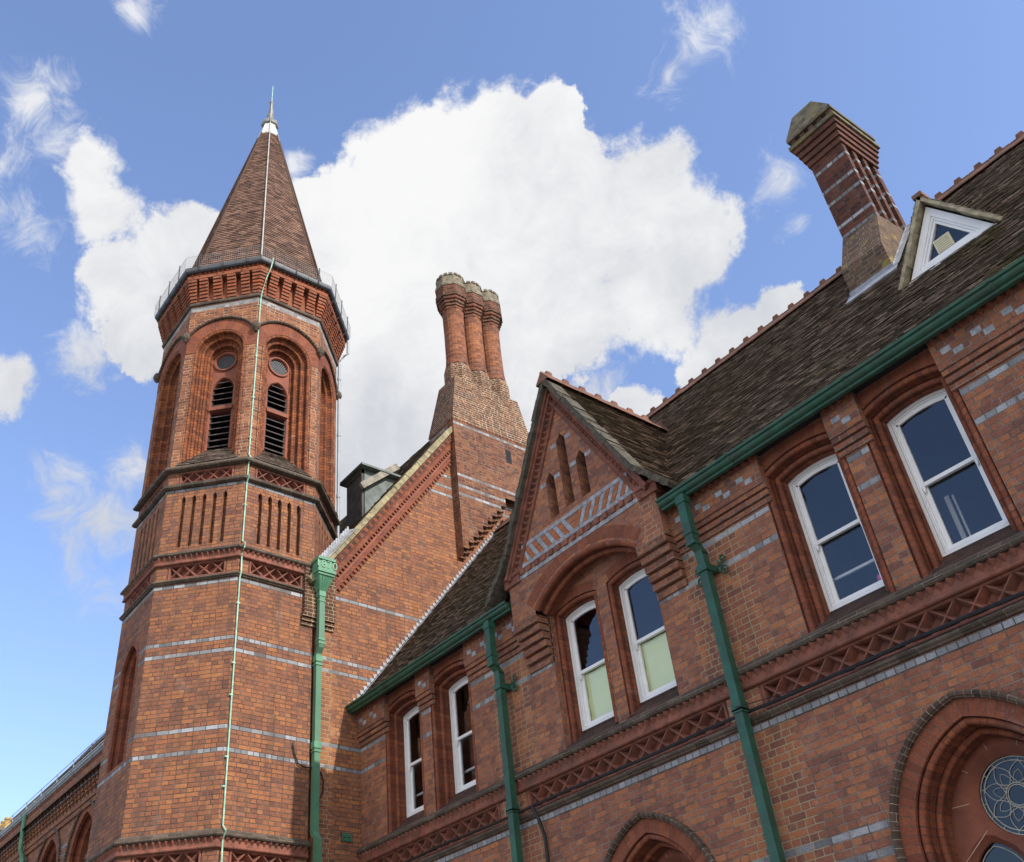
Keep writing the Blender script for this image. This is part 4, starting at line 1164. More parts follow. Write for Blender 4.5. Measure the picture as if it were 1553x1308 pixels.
# battered shoulders
sh = MB()
A = [(CX + bp + .01, ya - .01, 16.88), (CX + bp + .01, yb + .01, 16.88), (-16.3, yb + .01, 16.88), (-16.3, ya - .01, 16.88)]
B = [(-15.30, 2.90, 18.45), (-15.30, 5.02, 18.45), (-16.02, 5.02, 18.45), (-16.02, 2.90, 18.45)]
for i in range(4):
    a0, a1, b0, b1 = V3(A[i]), V3(A[(i + 1) % 4]), V3(B[i]), V3(B[(i + 1) % 4])
    dl = (b0 - a0).length; w0 = (a1 - a0).length
    for t in range(6):
        # slight outward curve of the tumbling courses
        f0, f1 = t / 6, (t + 1) / 6; bow = lambda f_: f_ ** 1.15
        sh.face([a0.lerp(b0, f0), a1.lerp(b1, f0), a1.lerp(b1, f1), a0.lerp(b0, f1)], 0 if i != 3 else 0, [(0, 16.9 + dl * f0), (w0, 16.9 + dl * f0), (w0 * (1 - f1 * .1), 16.9 + dl * f1), (w0 * f1 * .1, 16.9 + dl * f1)])
sh.build('shoulder', ['stack', 'blue'], cc)
SX = -15.65
for i, cy in enumerate((3.31, 3.95, 4.59)):
    shf = bpy.data.objects.new('chimney_shaft', None)
    s_ = MB()
    lathe(s_, SX, cy, [(.40, 17.9), (.40, 18.85), (.335, 19.12)], 8, 22.5, 1)
    lathe(s_, SX, cy, [(.335, 19.10), (.315, 19.2), (.295, 19.45), (.29, 20.4), (.30, 21.0), (.305, 21.15)], 20, 0, 0)
    pr = [(.33, 21.14), (.33, 21.24), (.365, 21.25), (.365, 21.34), (.40, 21.35), (.40, 21.44), (.44, 21.45), (.44, 21.55), (.475, 21.56), (.475, 21.72), (.455, 21.74), (.455, 21.96), (.47, 21.97), (.47, 22.06), (.43, 22.18), (.41, 22.42), (.33, 22.42), (.33, 21.9)]
    lathe(s_, SX, cy, pr[:13], 8, 22.5, 2); lathe(s_, SX, cy, pr[12:], 8, 22.5, 3)
    for q in range(8):                              # small battlements of the cap
        for tt in (-.5, .5):
            a = rad(45 * q + tt * 22); nn = V3((math.cos(a), math.sin(a), 0))
            box(s_, Fr(V3((SX, cy, 0)) + nn * .40, (-nn.y, nn.x, 0)), -.055, .055, 22.40, 22.46 + random.uniform(0, .02), -.07, .015, 3)
    s_.build('chimney_shaft', ['shaft', 'stack', brick('cap brick', DARK, mortar=(.2, .16, .1), soot=.2), 'crown'], cc, smooth=None)
    bpy.data.objects.remove(shf)
# roof dormer box beside the verge
rd = bpy.data.objects.new('dormer', None); col.objects.link(rd); rd.parent = blk; rd.matrix_parent_inverse = blk.matrix_world.inverted()
d_ = MB()
FQ = Fr((0, .72, 0), (1, 0, 0))
for i in range(5): box(d_, FQ, -17.17 + i * .144, -17.035 + i * .144, 13.6, 15.34, -.06, .0 + .006 * (i % 2), 0)
box(d_, FQ, -17.18, -16.45, 15.22, 15.35, -.06, .03, 0); box(d_, FQ, -16.53, -16.45, 13.6, 15.34, -.06, .02, 0)
d_.face([(-16.45, .76, 13.9), (-16.45, 1.78, 15.32), (-16.45, 1.78, 15.34), (-16.45, .76, 15.34)], 1)
d_.face([(-17.17, .76, 13.9), (-17.17, 1.78, 15.32), (-17.17, 1.78, 15.34), (-17.17, .76, 15.34)], 1)
d_.build('cheek', ['wood', 'slate'], rd)
dr_ = MB()
box(dr_, FQ, -17.36, -16.28, 15.35, 15.40, -1.3, .12); box(dr_, FQ, -17.33, -16.31, 15.40, 15.43, -1.3, .09)
dr_.build('roof', 'slate', rd)
bd = MB()
q = [V3((-16.30, .67, 14.68)), V3((-16.30, 1.72, 15.62))]
dz = V3((0, -.10, .13)); dx = V3((-.09, 0, 0))
for f_ in ([q[0], q[1], q[1] + dz, q[0] + dz], [q[0], q[0] + dz, q[0] + dz + dx, q[0] + dx], [q[0] + dx, q[1] + dx, q[1], q[0]], [q[0] + dz, q[1] + dz, q[1] + dz + dx, q[0] + dz + dx]): bd.face(f_)
bd.build('board', simple('pale timber', (.24, .22, .18), .8, .3, 8), rd)

# ================================================================== TOWER
tw = thing('brick_tower', 'octagonal red brick bell tower with louvred openings and tall tiled spire', 'tower', (-17.464, -1.92, 0))
TS = 1.66; TA = TS * (1 + 2 ** .5) / 2; TR = TS / 2 / math.sin(PI / 8); TC = V3((-17.4638, -1.92, 0))
TFR = {}
for dg in range(-135, 181, 45):
    n_ = V3((math.cos(rad(dg)), math.sin(rad(dg)), 0)); TFR[dg] = Fr(TC + n_ * TA, (-n_.y, n_.x, 0))
H = TS / 2; T22 = math.tan(PI / 8)
lower = MB(); flute = MB(); bel = MB(); belm = MB(); arcm = MB(); tl = MB()
BC = 16.99
for dg, fr in TFR.items():
    seen = dg in (-90, -45, 0, 45)
    # lower shaft, two levels
    hol = []
    if dg == -90:
        lan = pointed_path(.02, .18, 7.74, 9.55, .56, 12); hol = [lan]
    holes_face(lower, fr, [(-H, 0), (H, 0), (H, 5.66), (-H, 5.66)], [], 0)
    holes_face(lower, fr, [(-H, 6.30), (H, 6.30), (H, 11.0), (-H, 11.0)], hol, 0)
    if hol:
        lw = MB(); sweep(lw, fr, lan, [(.10, .005), (0, .005), (0, -.05)] + roll(-.035, -.075, .035, 80, -60, 5) + [(-.06, -.14), (-.06, -.32)]); lw.build('lancet_moulding', 'terrab', tw, smooth=40)
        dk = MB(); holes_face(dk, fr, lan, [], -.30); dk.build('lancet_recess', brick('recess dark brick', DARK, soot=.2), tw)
    for z in (5.66, 10.99, 13.2): box(lower, fr, -H, H, z, z + .66, -.16, -.155, 0, back=False)
    # fluted stage
    fh = []
    if seen:
        for i in range(5):
            u = -.445 + i * .2225; fh.append([(u - .047, 11.80), (u - .047, 12.94), (u, 13.02), (u + .047, 12.94), (u + .047, 11.80)])
    holes_face(flute, fr, [(-H, 11.62), (H, 11.62), (H, 13.22), (-H, 13.22)], fh, 0)
    for q in fh:
        extr(flute, fr, q, -.115, 0, 0, True); holes_face(flute, fr, q, [], -.115)
    # belfry stage
    rec = seg_path(0, .60, 13.75, BC, .60, 24) if False else [(-.60, 13.72)] + [(-.60 * math.cos(PI * i / 24), BC + .60 * math.sin(PI * i / 24)) for i in range(25)] + [(.60, 13.72)]
    if seen:
        holes_face(bel, fr, [(-H, 13.72), (H, 13.72), (H, 18.60), (-H, 18.60)], [rec], 0)
        prof = [(.04, 0)]
        for o_, ww_ in ((0, 0), (-.103, -.13), (-.206, -.26)):
            prof += bead(o_ - .022, ww_, .036, .012, .05) + [(o_ - .075, ww_ - .10), (o_ - .078, ww_ - .125), (o_ - .10, ww_ - .13)]
        prof += [(-.31, -.40), (-.31, -.47)]
        sweep(belm, fr, rec, prof)
        # voussoir ring clipped by the corners, then the hood
        am = [a for a in [i * 3 for i in range(-20, 21)]]
        def arcpts(r, lim):
            out = []
            for i in range(-30, 31):
                a = rad(i * 3); x = r * math.sin(a)
                if abs(x) <= lim: out.append((x, BC + r * math.cos(a)))
            return out
        K = 40
        for i in range(K):
            a0, a1 = rad(-90 + 180 * i / K), rad(-90 + 180 * (i + 1) / K)
            def cl(r, a):
                x, z = r * math.sin(a), r * math.cos(a)
                if abs(x) > H - .004: x = math.copysign(H - .004, x); 
                return fr.P(x, BC + z, .006)
            f_ = [cl(.605, a0), cl(.92, a0), cl(.92, a1), cl(.605, a1)]
            if BC + .605 * math.cos(a0) > 17.15 or True: arcm.face(f_[::-1], 0, [(.1, i * 1.9 / K), (.3, i * 1.9 / K), (.3, (i + 1) * 1.9 / K), (.1, (i + 1) * 1.9 / K)][::-1])
        hp = arcpts(.93, .80)
        sweep(tl, fr, hp, [(0, 0), (0, .05), (.02, .07), (.055, .06), (.06, 0)])
        # inner plate with lancet and round light
        lanL = [(-.245, 14.42)] + pointed_path(0, .10, 16.12, 16.12, .345, 10) + [(.245, 14.42)]
        rnd = circle(0, 16.95, .225, 28)
        inn = [(-.295, 14.1)] + [(-.295 * math.cos(PI * i / 16), BC + .295 * math.sin(PI * i / 16)) for i in range(17)] + [(.295, 14.1)]
        rp_ = MB(); holes_face(rp_, fr, inn, [lanL, rnd], -.42)
        sweep(rp_, fr, lanL, [(.05, -.42), (.04, -.395), (0, -.405), (0, -.56)]); sweep(rp_, fr, rnd[::-1] + [rnd[-1]], [(.05, -.42), (.04, -.395), (0, -.405), (-.02, -.50)])
        sweep(rp_, fr, lanL, [(.055, -.42), (.05, -.385), (.015, -.385), (.0, -.41)]); sweep(rp_, fr, rnd[::-1] + [rnd[-1]], [(.055, -.42), (.05, -.38), (.012, -.38), (0, -.41)])
        box(rp_, fr, -.27, .27, 15.50, 15.60, -.56, -.345)
        rp_.build('belfry_tracery', 'stone', tw, smooth=30)
        lv = MB()
        z = 14.50
        while z < 16.42:
            hw = .25 if z < 16.1 else max(.05, .25 - (z - 16.1) * .5)
            if not (15.44 < z < 15.56):
                P = fr.P
                q = [(-.50, z + .13), (-.405, z)]
                for t in (0, .022):
                    lv.face([P(-hw, q[1][1] + t, q[1][0]), P(hw, q[1][1] + t, q[1][0]), P(hw, q[0][1] + t, q[0][0] - .05), P(-hw, q[0][1] + t, q[0][0] - .05)])
                lv.face([P(-hw, z, -.405), P(hw, z, -.405), P(hw, z + .022, -.405), P(-hw, z + .022, -.405)])
            z += .165
        box(lv, fr, -.27, -.225, 14.40, 16.1, -.53, -.43); box(lv, fr, .225, .27, 14.40, 16.1, -.53, -.43)
        lv.build('louvre', 'louvre', tw)
        pt = MB(); hs = []
        for a in range(-4, 5):
            for b in range(-4, 5):
                x, zc_ = a * .054 + (b % 2) * .027, 16.95 + b * .048
                if math.hypot(x, zc_ - 16.95) < .215: hs.append(circle(x, zc_, .0165, 6))
        holes_face(pt, fr, circle(0, 16.95, .245, 28), hs, -.44); pt.build('pierced_plate', 'plate', tw)
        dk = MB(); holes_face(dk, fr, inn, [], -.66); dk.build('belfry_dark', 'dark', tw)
        # tiled weathering under the opening
        ws = MB(); wl = .62
        tO = fr.P(0, 13.745, .10); D = (fr.P(0, 14.42, -.42) - fr.P(0, 13.745, .10)); Lw = D.length
        tiles(ws, tO, fr.U, D, lambda d, Lw=Lw: (-.70 + .40 * d / Lw, .70 - .40 * d / Lw), 0, Lw, .085, .12, .012, .004)
        ws.face([fr.P(-.7, 13.73, .10), fr.P(.7, 13.73, .10), fr.P(.32, 14.41, -.42), fr.P(-.32, 14.41, -.42)], 0, [(.3, .3)] * 4)
        ws.build('weathering', [tile_mat('weathering tile', [(0, (.11, .085, .07)), (1, (.22, .17, .14))], .3), 'tileedge'], tw)
    else:
        holes_face(bel, fr, [(-H, 13.72), (H, 13.72), (H, 18.60), (-H, 18.60)], [], 0)
lower.build('lower_wall', 'tower', tw); flute.build('fluted_wall', 'tower', tw); bel.build('belfry_wall', 'belfry', tw)
belm.build('belfry_moulding', brick('belfry moulded brick', [(0, (.10, .035, .024)), (.5, (.25, .078, .036)), (1, (.42, .14, .05))], mortar=(.07, .045, .035), soot=.3, single=.6), tw, smooth=40)
arcm.build('belfry_arch', 'arch', tw); tl.build('hood_mould', 'hood', tw, smooth=40)
# little bosses where the hoods meet
bs = MB()
for k in range(8):
    a = rad(22.5 + 45 * k); c = TC + V3((math.cos(a), math.sin(a), 0)) * (TR + .05)
    lathe(bs, c.x, c.y, [(.02, 17.34), (.07, 17.40), (.10, 17.48), (.085, 17.56), (.04, 17.62), (.0, 17.63)], 10, 0)
bs.build('boss', 'lip', tw, smooth=40)
# string courses with lattice
for dg, fr in TFR.items():
    seen = dg in (-90, -45, 0, 45)
    if not seen: continue
    e = dict(ends=(-H, H), m0=T22, m1=T22)
    if dg == 0: e = dict(ends=(-H, H), m0=T22, m1=0)
    if dg != 45: string_course(fr, None, 5.605, tw, **e)
    e = dict(ends=(-H, H), m0=T22, m1=T22)
    string_course(fr, None, 10.97, tw, **e)
    # upper band without teeth
    s = MB()
    hprof(s, fr, -H, H, [(-.02, 13.195), (.04, 13.195), (.09, 13.22), (.10, 13.27), (.06, 13.305), (0, 13.315)], 0, True, T22, T22)
    hprof(s, fr, -H, H, [(-.02, 13.625), (.05, 13.625), (.115, 13.645), (.13, 13.68), (.115, 13.72), (0, 13.76)], 0, True, T22, T22)
    s.build('string_moulding', 'lip', tw)
    for z0, z1 in ((5.735, 6.02), (11.095, 11.385), (13.325, 13.60)):
        if z0 < 7 and dg == 45: continue
        lattice(fr, -.565, .565, z0, z1, .283, tw)
        pm = MB()
        for a, b in ((-H, -.615), (.615, H)): box(pm, fr, a, b, z0 - .04, z1 + .06, -.16, .003, 0, back=False)
        box(pm, fr, -.62, .62, z1 - .002, z1 + .05, -.16, .001, 0, back=False); box(pm, fr, -.62, .62, z0 - .05, z0 + .002, -.16, .001, 0, back=False)
        pm.build('panel_pier', 'tower', tw)
# bracketed cornice
cm = MB()
for dg, fr in TFR.items():
    hprof(cm, fr, -H, H, [(-.02, 18.50), (.045, 18.50), (.06, 18.54), (.045, 18.58), (-.02, 18.58)], 1, True, T22, T22)
    hprof(cm, fr, -H, H, [(0, 18.56), (.012, 18.56), (.012, 19.24), (0, 19.24)], 0, False, T22, T22)
    lat = .055
    for i in range(7):
        z0 = 18.60 + i * .09; ww = .05 + .026 * i
        for j in range(4):
            u = -.52 + j * .347
            box(cm, fr, u - .105, u + .105, z0 + .014, z0 + .09, -.02, ww, 0, back=False)
        hprof(cm, fr, -H, -H + .13, [(-.02, z0 + .014), (ww, z0 + .014), (ww, z0 + .09), (-.02, z0 + .09)], 0, True, T22, 0)
        hprof(cm, fr, H - .13, H, [(-.02, z0 + .014), (ww, z0 + .014), (ww, z0 + .09), (-.02, z0 + .09)], 0, True, 0, T22)
    hprof(cm, fr, -H, H, [(-.02, 19.23), (.215, 19.23), (.215, 19.33), (-.02, 19.33)], 0, True, T22, T22)
    hprof(cm, fr, -H, H, [(-.02, 19.33), (.175, 19.33), (.175, 19.43), (-.02, 19.43)], 0, True, T22, T22)
    teeth(cm, fr, -H - .05, H + .05, 19.335, 19.415, .175, .055, .11, 0)
    hprof(cm, fr, -H, H, [(-.02, 19.43), (.20, 19.43), (.20, 19.47), (-.02, 19.50)], 0, True, T22, T22)
cm.build('bracket_cornice', [brick('cornice brick', [(0, (.15, .045, .03)), (.5, (.29, .08, .038)), (1, (.40, .12, .05))], mortar=(.2, .14, .1), soot=.2), 'lip'], tw)
tg = MB()
for dg, fr in TFR.items():
    pr = [(.19, 19.55), (.19, 19.46), (.215, 19.43), (.26, 19.42), (.30, 19.44), (.315, 19.48), (.315, 19.55), (.30, 19.55), (.29, 19.49), (.21, 19.49)]
    hprof(tg, fr, -H, H, pr, 0, True, T22, T22)
    for u in (-.35, .35): hprof(tg, fr, u - .03, u + .03, [(a + (.008 if a > .2 else 0), b - .006) for a, b in pr], 0)
tg.build('gutter', 'gut', tw)
# bird mesh on stays round the gutter
bm_ = MB()
for dg, fr in TFR.items():
    hh = H + T22 * .33
    for u in (-.62, -.02, .60):
        tube(bm_, [fr.P(u, 19.30, .22), fr.P(u, 19.42, .34), fr.P(u, 19.95, .36)], .013, 6, 1)
    k = int(2 * hh / .055)
    for i in range(k + 1):
        u = -hh + 2 * hh * i / k; tube(bm_, [fr.P(u, 19.52, .335), fr.P(u, 19.90, .345)], .0017, 4, 0, False)
    for i in range(8):
        z = 19.52 + i * .055; tube(bm_, [fr.P(-hh, z, .34), fr.P(hh, z, .34)], .0017 if i < 7 else .004, 4, 0, False)
bm_.build('bird_guard', ['mesh', 'wood'], tw)
# spire
sp = MB(); SB, ST_, RB, RT = 19.52, 27.48, 2.17, .31
for dg, fr in TFR.items():
    ab, at = RB * math.cos(PI / 8), RT * math.cos(PI / 8)
    n_ = fr.N; O0 = TC + n_ * ab + V3((0, 0, SB)); D = (TC + n_ * at + V3((0, 0, ST_))) - O0; L_ = D.length
    hb_, ht = RB * math.sin(PI / 8), RT * math.sin(PI / 8)
    if dg in (-135, -90, -45, 0, 45): tiles(sp, O0, fr.U, D, lambda d: (-(hb_ + (ht - hb_) * d / L_) - .012, (hb_ + (ht - hb_) * d / L_) + .012), 0, L_, .095, .165, .014, .003)
    sp.face([O0 + fr.U * -hb_, O0 + fr.U * hb_, O0 + D + fr.U * ht, O0 + D - fr.U * ht], 0, [(.3, .3)] * 4)
sp.build('spire', ['spire', 'spireedge'], tw)
hip = MB()
for k in range(8):
    a = rad(22.5 + 45 * k); e = V3((math.cos(a), math.sin(a), 0))
    tube(hip, [TC + e * (RB + .01) + V3((0, 0, SB)), TC + e * (RT + .015) + V3((0, 0, ST_))], .03, 6)
hip.build('hip_tiles', M['spire'], tw)
fn = MB()
lathe(fn, TC.x, TC.y, [(.35, 27.40), (.335, 27.49), (.20, 28.1), (.185, 28.15)], 8, 22.5, 0)
for k in range(8):
    a = rad(22.5 + 45 * k); e = V3((math.cos(a), math.sin(a), 0)); tube(fn, [TC + e * .34 + V3((0, 0, 27.43)), TC + e * .20 + V3((0, 0, 28.1))], .012, 6, 0)
fn.build('lead_cap', simple('white lead', (.62, .62, .60), .55, .2, 12, dark=(.25, .25, .24), darkscale=11, darkamt=.6), tw)
f2 = MB()
lathe(f2, TC.x, TC.y, [(.185, 28.10), (.26, 28.13), (.275, 28.20), (.26, 28.28), (.19, 28.36), (.12, 28.42)], 8, 22.5, 0)
lathe(f2, TC.x, TC.y, [(.12, 28.38), (.13, 28.5), (.10, 28.6), (.115, 28.7), (.08, 28.82), (.088, 28.92), (.055, 29.05), (.048, 29.34), (.068, 29.38), (.068, 29.42), (.0, 29.42)], 8, 0, 0)
for k in range(4):
    a = rad(45 + 90 * k); tube(f2, [TC + V3((0, 0, 29.40)), TC + V3((.13 * math.cos(a), .13 * math.sin(a), 29.57))], .007, 4, 0)
f2.build('finial', 'bronze', tw, smooth=50)
rdm = MB(); tube(rdm, [TC + V3((0, 0, 29.3)), TC + V3((0, 0, 30.36))], [.015, .010], 6); rdm.build('finial_rod', 'copper', tw)

# ================================================================== PIPES, CABLES AND LOOSE THINGS
def rect_pipe(mb, pts, hw, hd, u_axis, out, mi=0):
    """rectangular pipe following points; u_axis is its width direction"""
    U, Nn = V3(u_axis), V3(out); rings = []
    for p in pts:
        p = V3(p); rings.append([p + U * a * hw + Nn * b * hd for a, b in ((-1, -1), (1, -1), (1, 1), (-1, 1))])
    for i in range(len(rings) - 1):
        for q in range(4): mb.face([rings[i][q], rings[i][(q + 1) % 4], rings[i + 1][(q + 1) % 4], rings[i + 1][q]], mi)
    mb.face(rings[0], mi); mb.face(rings[-1], mi)


def scroll(mb, c, U, Nn, sg, r0=.005):
    """pair of wrought spirals"""
    Z = V3((0, 0, 1))
    for up in (1, -1):
        pts = []
        for i in range(30):
            t = i / 29; a = t * 2.6 * PI; rr_ = .07 * (1 - t * .82)
            cx_, cz_ = .075, up * .085
            pts.append(c + U * sg * (cx_ - rr_ * math.cos(a)) + Z * (cz_ - up * rr_ * math.sin(a)))
        pts = [c + U * sg * .0 + Z * up * .02] + pts
        tube(mb, pts, .013, 6)


def facade_pipe(x, label):
    t = thing('downpipe', label, 'downpipe', (x, -.1, 0), 'green downpipes on the long front')
    U, Nn = (1, 0, 0), (0, -1, 0); p = MB()
    d0 = .29
    rect_pipe(p, [(x, -d0, 8.70), (x, -d0, 8.02)], .062, .058, U, Nn)
    rect_pipe(p, [(x, -d0, 8.02), (x, -d0 + .005, 7.98), (x, -.185, 7.87), (x, -.175, 7.83)], .058, .055, U, Nn)
    rect_pipe(p, [(x, -.175, 7.85), (x, -.175, 0.1)], .058, .055, U, Nn)
    p.build('pipe', 'green', t)
    for z, y, h in ((8.62, d0, .05), (8.12, d0, .03), (7.96, d0 - .01, .02), (5.80, .175, .05), (5.75, .175, .02), (3.9, .175, .05)):
        c = MB(); rect_pipe(c, [(x, -y, z - h), (x, -y, z + h)], .073, .069, U, Nn); c.build('collar', 'green', t)
    b = MB(); rect_pipe(b, [(x, -.13, 7.58), (x, -.13, 7.67)], .08, .12, U, Nn)
    rect_pipe(b, [(x - .15, -.02, 7.64), (x + .15, -.02, 7.64)], .02, .02, (0, 0, 1), Nn)
    for sg in (-1, 1): scroll(b, V3((x + sg * .12, -.05, 7.64)), V3((1, 0, 0)), V3(Nn), sg)
    b.build('scroll_bracket', 'green', t)
    return t


facade_pipe(LEFTP, 'green square downpipe with scroll bracket between the gable and the two left windows')
facade_pipe(RIGHTP + .0, 'green square downpipe with scroll bracket right of the gable, beside two large sash windows')

# hopper pipe in the angle of the tower
t = thing('downpipe', 'pale green downpipe with a hopper head dated 1870 beside the tower', 'downpipe', (CX + .1, HOPU, 0))
U, Nn = (0, 1, 0), (1, 0, 0)
X_ = lambda d: CX + d
h = MB()
def fr_box(mb, z0, z1, hw0, hw1, d0a, d0b, d1a, d1b):
    a = [(X_(d0a), HOPU - hw0, z0), (X_(d0a), HOPU + hw0, z0), (X_(d0b), HOPU + hw0, z0), (X_(d0b), HOPU - hw0, z0)]
    b = [(X_(d1a), HOPU - hw1, z1), (X_(d1a), HOPU + hw1, z1), (X_(d1b), HOPU + hw1, z1), (X_(d1b), HOPU - hw1, z1)]
    for i in range(4): mb.face([a[i], a[(i + 1) % 4], b[(i + 1) % 4], b[i]])
    mb.face(a[::-1]); mb.face(b)
fr_box(h, 11.42, 11.66, .175, .175, .09, .37, .09, .37); fr_box(h, 11.63, 11.69, .20, .20, .09, .40, .09, .40)
fr_box(h, 11.35, 11.42, .205, .205, .09, .405, .09, .405); fr_box(h, 11.30, 11.35, .18, .18, .09, .38, .09, .38)
fr_box(h, 11.02, 11.30, .085, .165, .10, .24, .09, .36)
for i in range(5):
    s = -1 + i * .5
    tube(h, [(X_(.245), HOPU + s * .07, 11.03), (X_(.365), HOPU + s * .14, 11.29)], .008, 5)
h.build('hopper_head', 'greenl', t)
cu = bpy.data.curves.new('date', 'FONT'); cu.body = '1870'; cu.size = .235; cu.extrude = .012; cu.align_x = 'CENTER'; cu.align_y = 'CENTER'; cu.space_character = 1.08
fo = bpy.data.objects.new('date', cu); col.objects.link(fo)
fo.matrix_world = Matrix(((0, 0, 1, X_(.372)), (1, 0, 0, HOPU), (0, 1, 0, 11.535), (0, 0, 0, 1)))
bpy.context.view_layer.update()
dg_ = bpy.context.evaluated_depsgraph_get(); mesh = bpy.data.meshes.new_from_object(fo.evaluated_get(dg_)); mw = fo.matrix_world.copy(); bpy.data.objects.remove(fo)
do = bpy.data.objects.new('date_numerals', mesh); col.objects.link(do); mesh.materials.clear(); mesh.materials.append(simple('light green paint', (.17, .36, .23), .5, .1)); do.parent = t; do.matrix_parent_inverse = t.matrix_world.inverted(); do.matrix_world = mw
p = MB()
rect_pipe(p, [(X_(.17), HOPU, 11.04), (X_(.17), HOPU, 9.86)], .06, .055, U, Nn); rect_pipe(p, [(X_(.17), HOPU, 9.86), (X_(.165), HOPU, 9.82), (X_(.09), HOPU, 9.72), (X_(.085), HOPU, 9.68)], .056, .05, U, Nn)
rect_pipe(p, [(X_(.085), HOPU, 9.7), (X_(.085), HOPU, 6.45), (X_(.13), HOPU, 6.38), (X_(.20), HOPU, 6.32), (X_(.205), HOPU, 0.1)], .058, .052, U, Nn)
p.build('pipe', simple('sage green paint', (.085, .21, .13), .45, .15, 3, dark=(.03, .11, .07), darkscale=1.5, darkamt=.6), t)
for z, d, hh in ((10.96, .17, .06), (10.80, .17, .015), (9.98, .17, .02), (9.90, .17, .015), (9.62, .085, .06), (9.5, .085, .015), (7.95, .085, .06), (7.84, .085, .015)):
    c = MB(); rect_pipe(c, [(X_(d), HOPU, z - hh), (X_(d), HOPU, z + hh)], .072, .066, U, Nn); c.build('collar', 'greenl', t)
# valley flashing above the hopper
vf = MB()
for i in range(14):
    y0 = -1.0 + i * .055; z0 = 11.72 + i * .075
    vf.face([(CX + .03, y0 - .06, z0), (CX + .03, y0 + .03, z0 + .02), (CX + .03, y0 - .0, z0 + .16), (CX + .03, y0 - .03, z0 + .14)])
    vf.face([(CX + .02, y0 - .04, z0), (CX + .22, y0 + .06, z0 - .02), (CX + .22, y0 + .115, z0 + .055), (CX + .02, y0 + .015, z0 + .075)])
vf.build('stepped_flashing', 'lead', blk)

# grey rainwater pipe on the tower's far corner
a = rad(67.5); e = V3((math.cos(a), math.sin(a), 0)); c = TC + e * (TR + .07)
t = thing('rainwater_pipe', 'thin grey rainwater pipe down the right edge of the tower belfry', 'downpipe', (c.x, c.y, 12))
p = MB(); g0 = TC + e * (TR + .30)
tube(p, [g0 + V3((0, 0, 19.40)), g0 + V3((0, 0, 18.95)), c + e * .12 + V3((0, 0, 18.85)), c + V3((0, 0, 18.6)), c + V3((0, 0, 12.4))], .036, 10); p.build('pipe', 'pvc', t, smooth=50)
for z in (18.0, 16.2, 14.4, 13.0): q = MB(); tube(q, [c + V3((0, 0, z)), c + V3((0, 0, z + .09))], .048, 10); q.build('collar', 'pvc', t)

# pipe on the far long wall
t = thing('downpipe', 'pale green downpipe on the distant arcaded wall left of the tower', 'downpipe', (-33.9, -1.4, 0))
p = MB(); tube(p, [(-33.9, -1.25, 11.6), (-33.9, -1.25, 11.3), (-33.7, -1.25, 10.5), (-33.7, -1.12, 10.2), (-33.7, -1.12, 0.1)], .07, 8); p.build('pipe', 'greenl', t)
for z in (10.1, 8.2): q = MB(); tube(q, [(-33.7, -1.12, z), (-33.7, -1.12, z + .12)], .09, 8); q.build('collar', 'greenl', t)

# lightning conductor: tape down a hip of the spire and the tower corner
e = V3((math.cos(rad(-22.5)), math.sin(rad(-22.5)), 0)); f0 = TFR[0]
t = thing('lightning_conductor', 'verdigris copper tape running down the spire hip and the tower corner', 'lightning conductor', tuple(TC + e * TR))
p = MB()
tube(p, [TC + e * .07 + V3((0, 0, 29.3)), TC + e * .15 + V3((0, 0, 28.45)), TC + e * .30 + V3((0, 0, 28.22)), TC + e * .22 + V3((0, 0, 28.08)), TC + e * .36 + V3((0, 0, 27.46)), TC + e * 2.24 + V3((0, 0, 19.56)), TC + e * 2.5 + V3((0, 0, 19.6))], .017, 6)
p.build('spire_tape', 'strap', t)
p = MB()
ue = lambda v, w, du=.0: f0.P(-H + .05 + du, v, w)
pts = [ue(19.62, .33, .12), ue(19.3, .30, .09), ue(19.0, .22, .03), ue(18.62, .09, .0), ue(18.4, .035, .0), ue(17.6, .03), ue(15, .03), ue(13.85, .03), ue(13.7, .15), ue(13.6, .04), ue(13.32, .04), ue(13.27, .12), ue(13.15, .03), ue(11.75, .03), ue(11.66, .16), ue(11.55, .15), ue(11.46, .04), ue(11.06, .08), ue(10.95, .03), ue(8.0, .03, .02), ue(6.38, .03, .03), ue(6.27, .16, .03), ue(6.15, .06, .03), ue(5.7, .09, .03), ue(0.1, .04, .03)]
tube(p, pts, .015, 6); p.build('tape', 'copper', t)
for z in (18.2, 17.6, 16.6, 15.4, 14.3, 12.6, 10.4, 9.2, 8.6, 7.5, 7.0):
    q = MB(); box(q, f0, -H + .02, -H + .085, z - .008, z + .016, 0, .045); q.build('clip', 'copper', t)

# black cable along the lower moulding, with a drop
t = MB()
xs = CX + .05; pts = [V3((CX + .03, -.10, 5.52)), V3((CX + .12, -.115, 5.70))]
while xs < XR:
    pts.append(V3((xs + .25, -.105 - (.115 if abs(xs + .25 - LEFTP) < .0 else 0), 5.737 + .008 * math.sin(xs * 2.3) + random.uniform(-.004, .004)))); xs += .35
tube(t, pts, .021, 7); tube(t, [V3((-10.72, -.12, 5.74)), V3((-10.66, -.14, 5.66)), V3((-10.62, -.10, 5.52)), V3((-10.60, -.05, 5.3)), V3((-10.60, -.04, 4.2)), V3((-10.61, -.04, .2))], .026, 7)
tag(t.build('cable', 'black'), 'thick black cable lying along the ledge below the diamond panels', 'cable')
t = MB(); a = V3((RIGHTP, -.27, 5.78)); b = V3((1.4, -.28, 6.35))
tube(t, [a.lerp(b, i / 30) - V3((0, 0, .42 * 4 * (i / 30) * (1 - i / 30))) for i in range(31)], .0055, 5)
tag(t.build('wire', 'black'), 'thin sagging wire slung from the right downpipe above the pointed window', 'wire')
t = MB(); P_ = lambda y, z, d=.03: V3((CX + d, y, z))
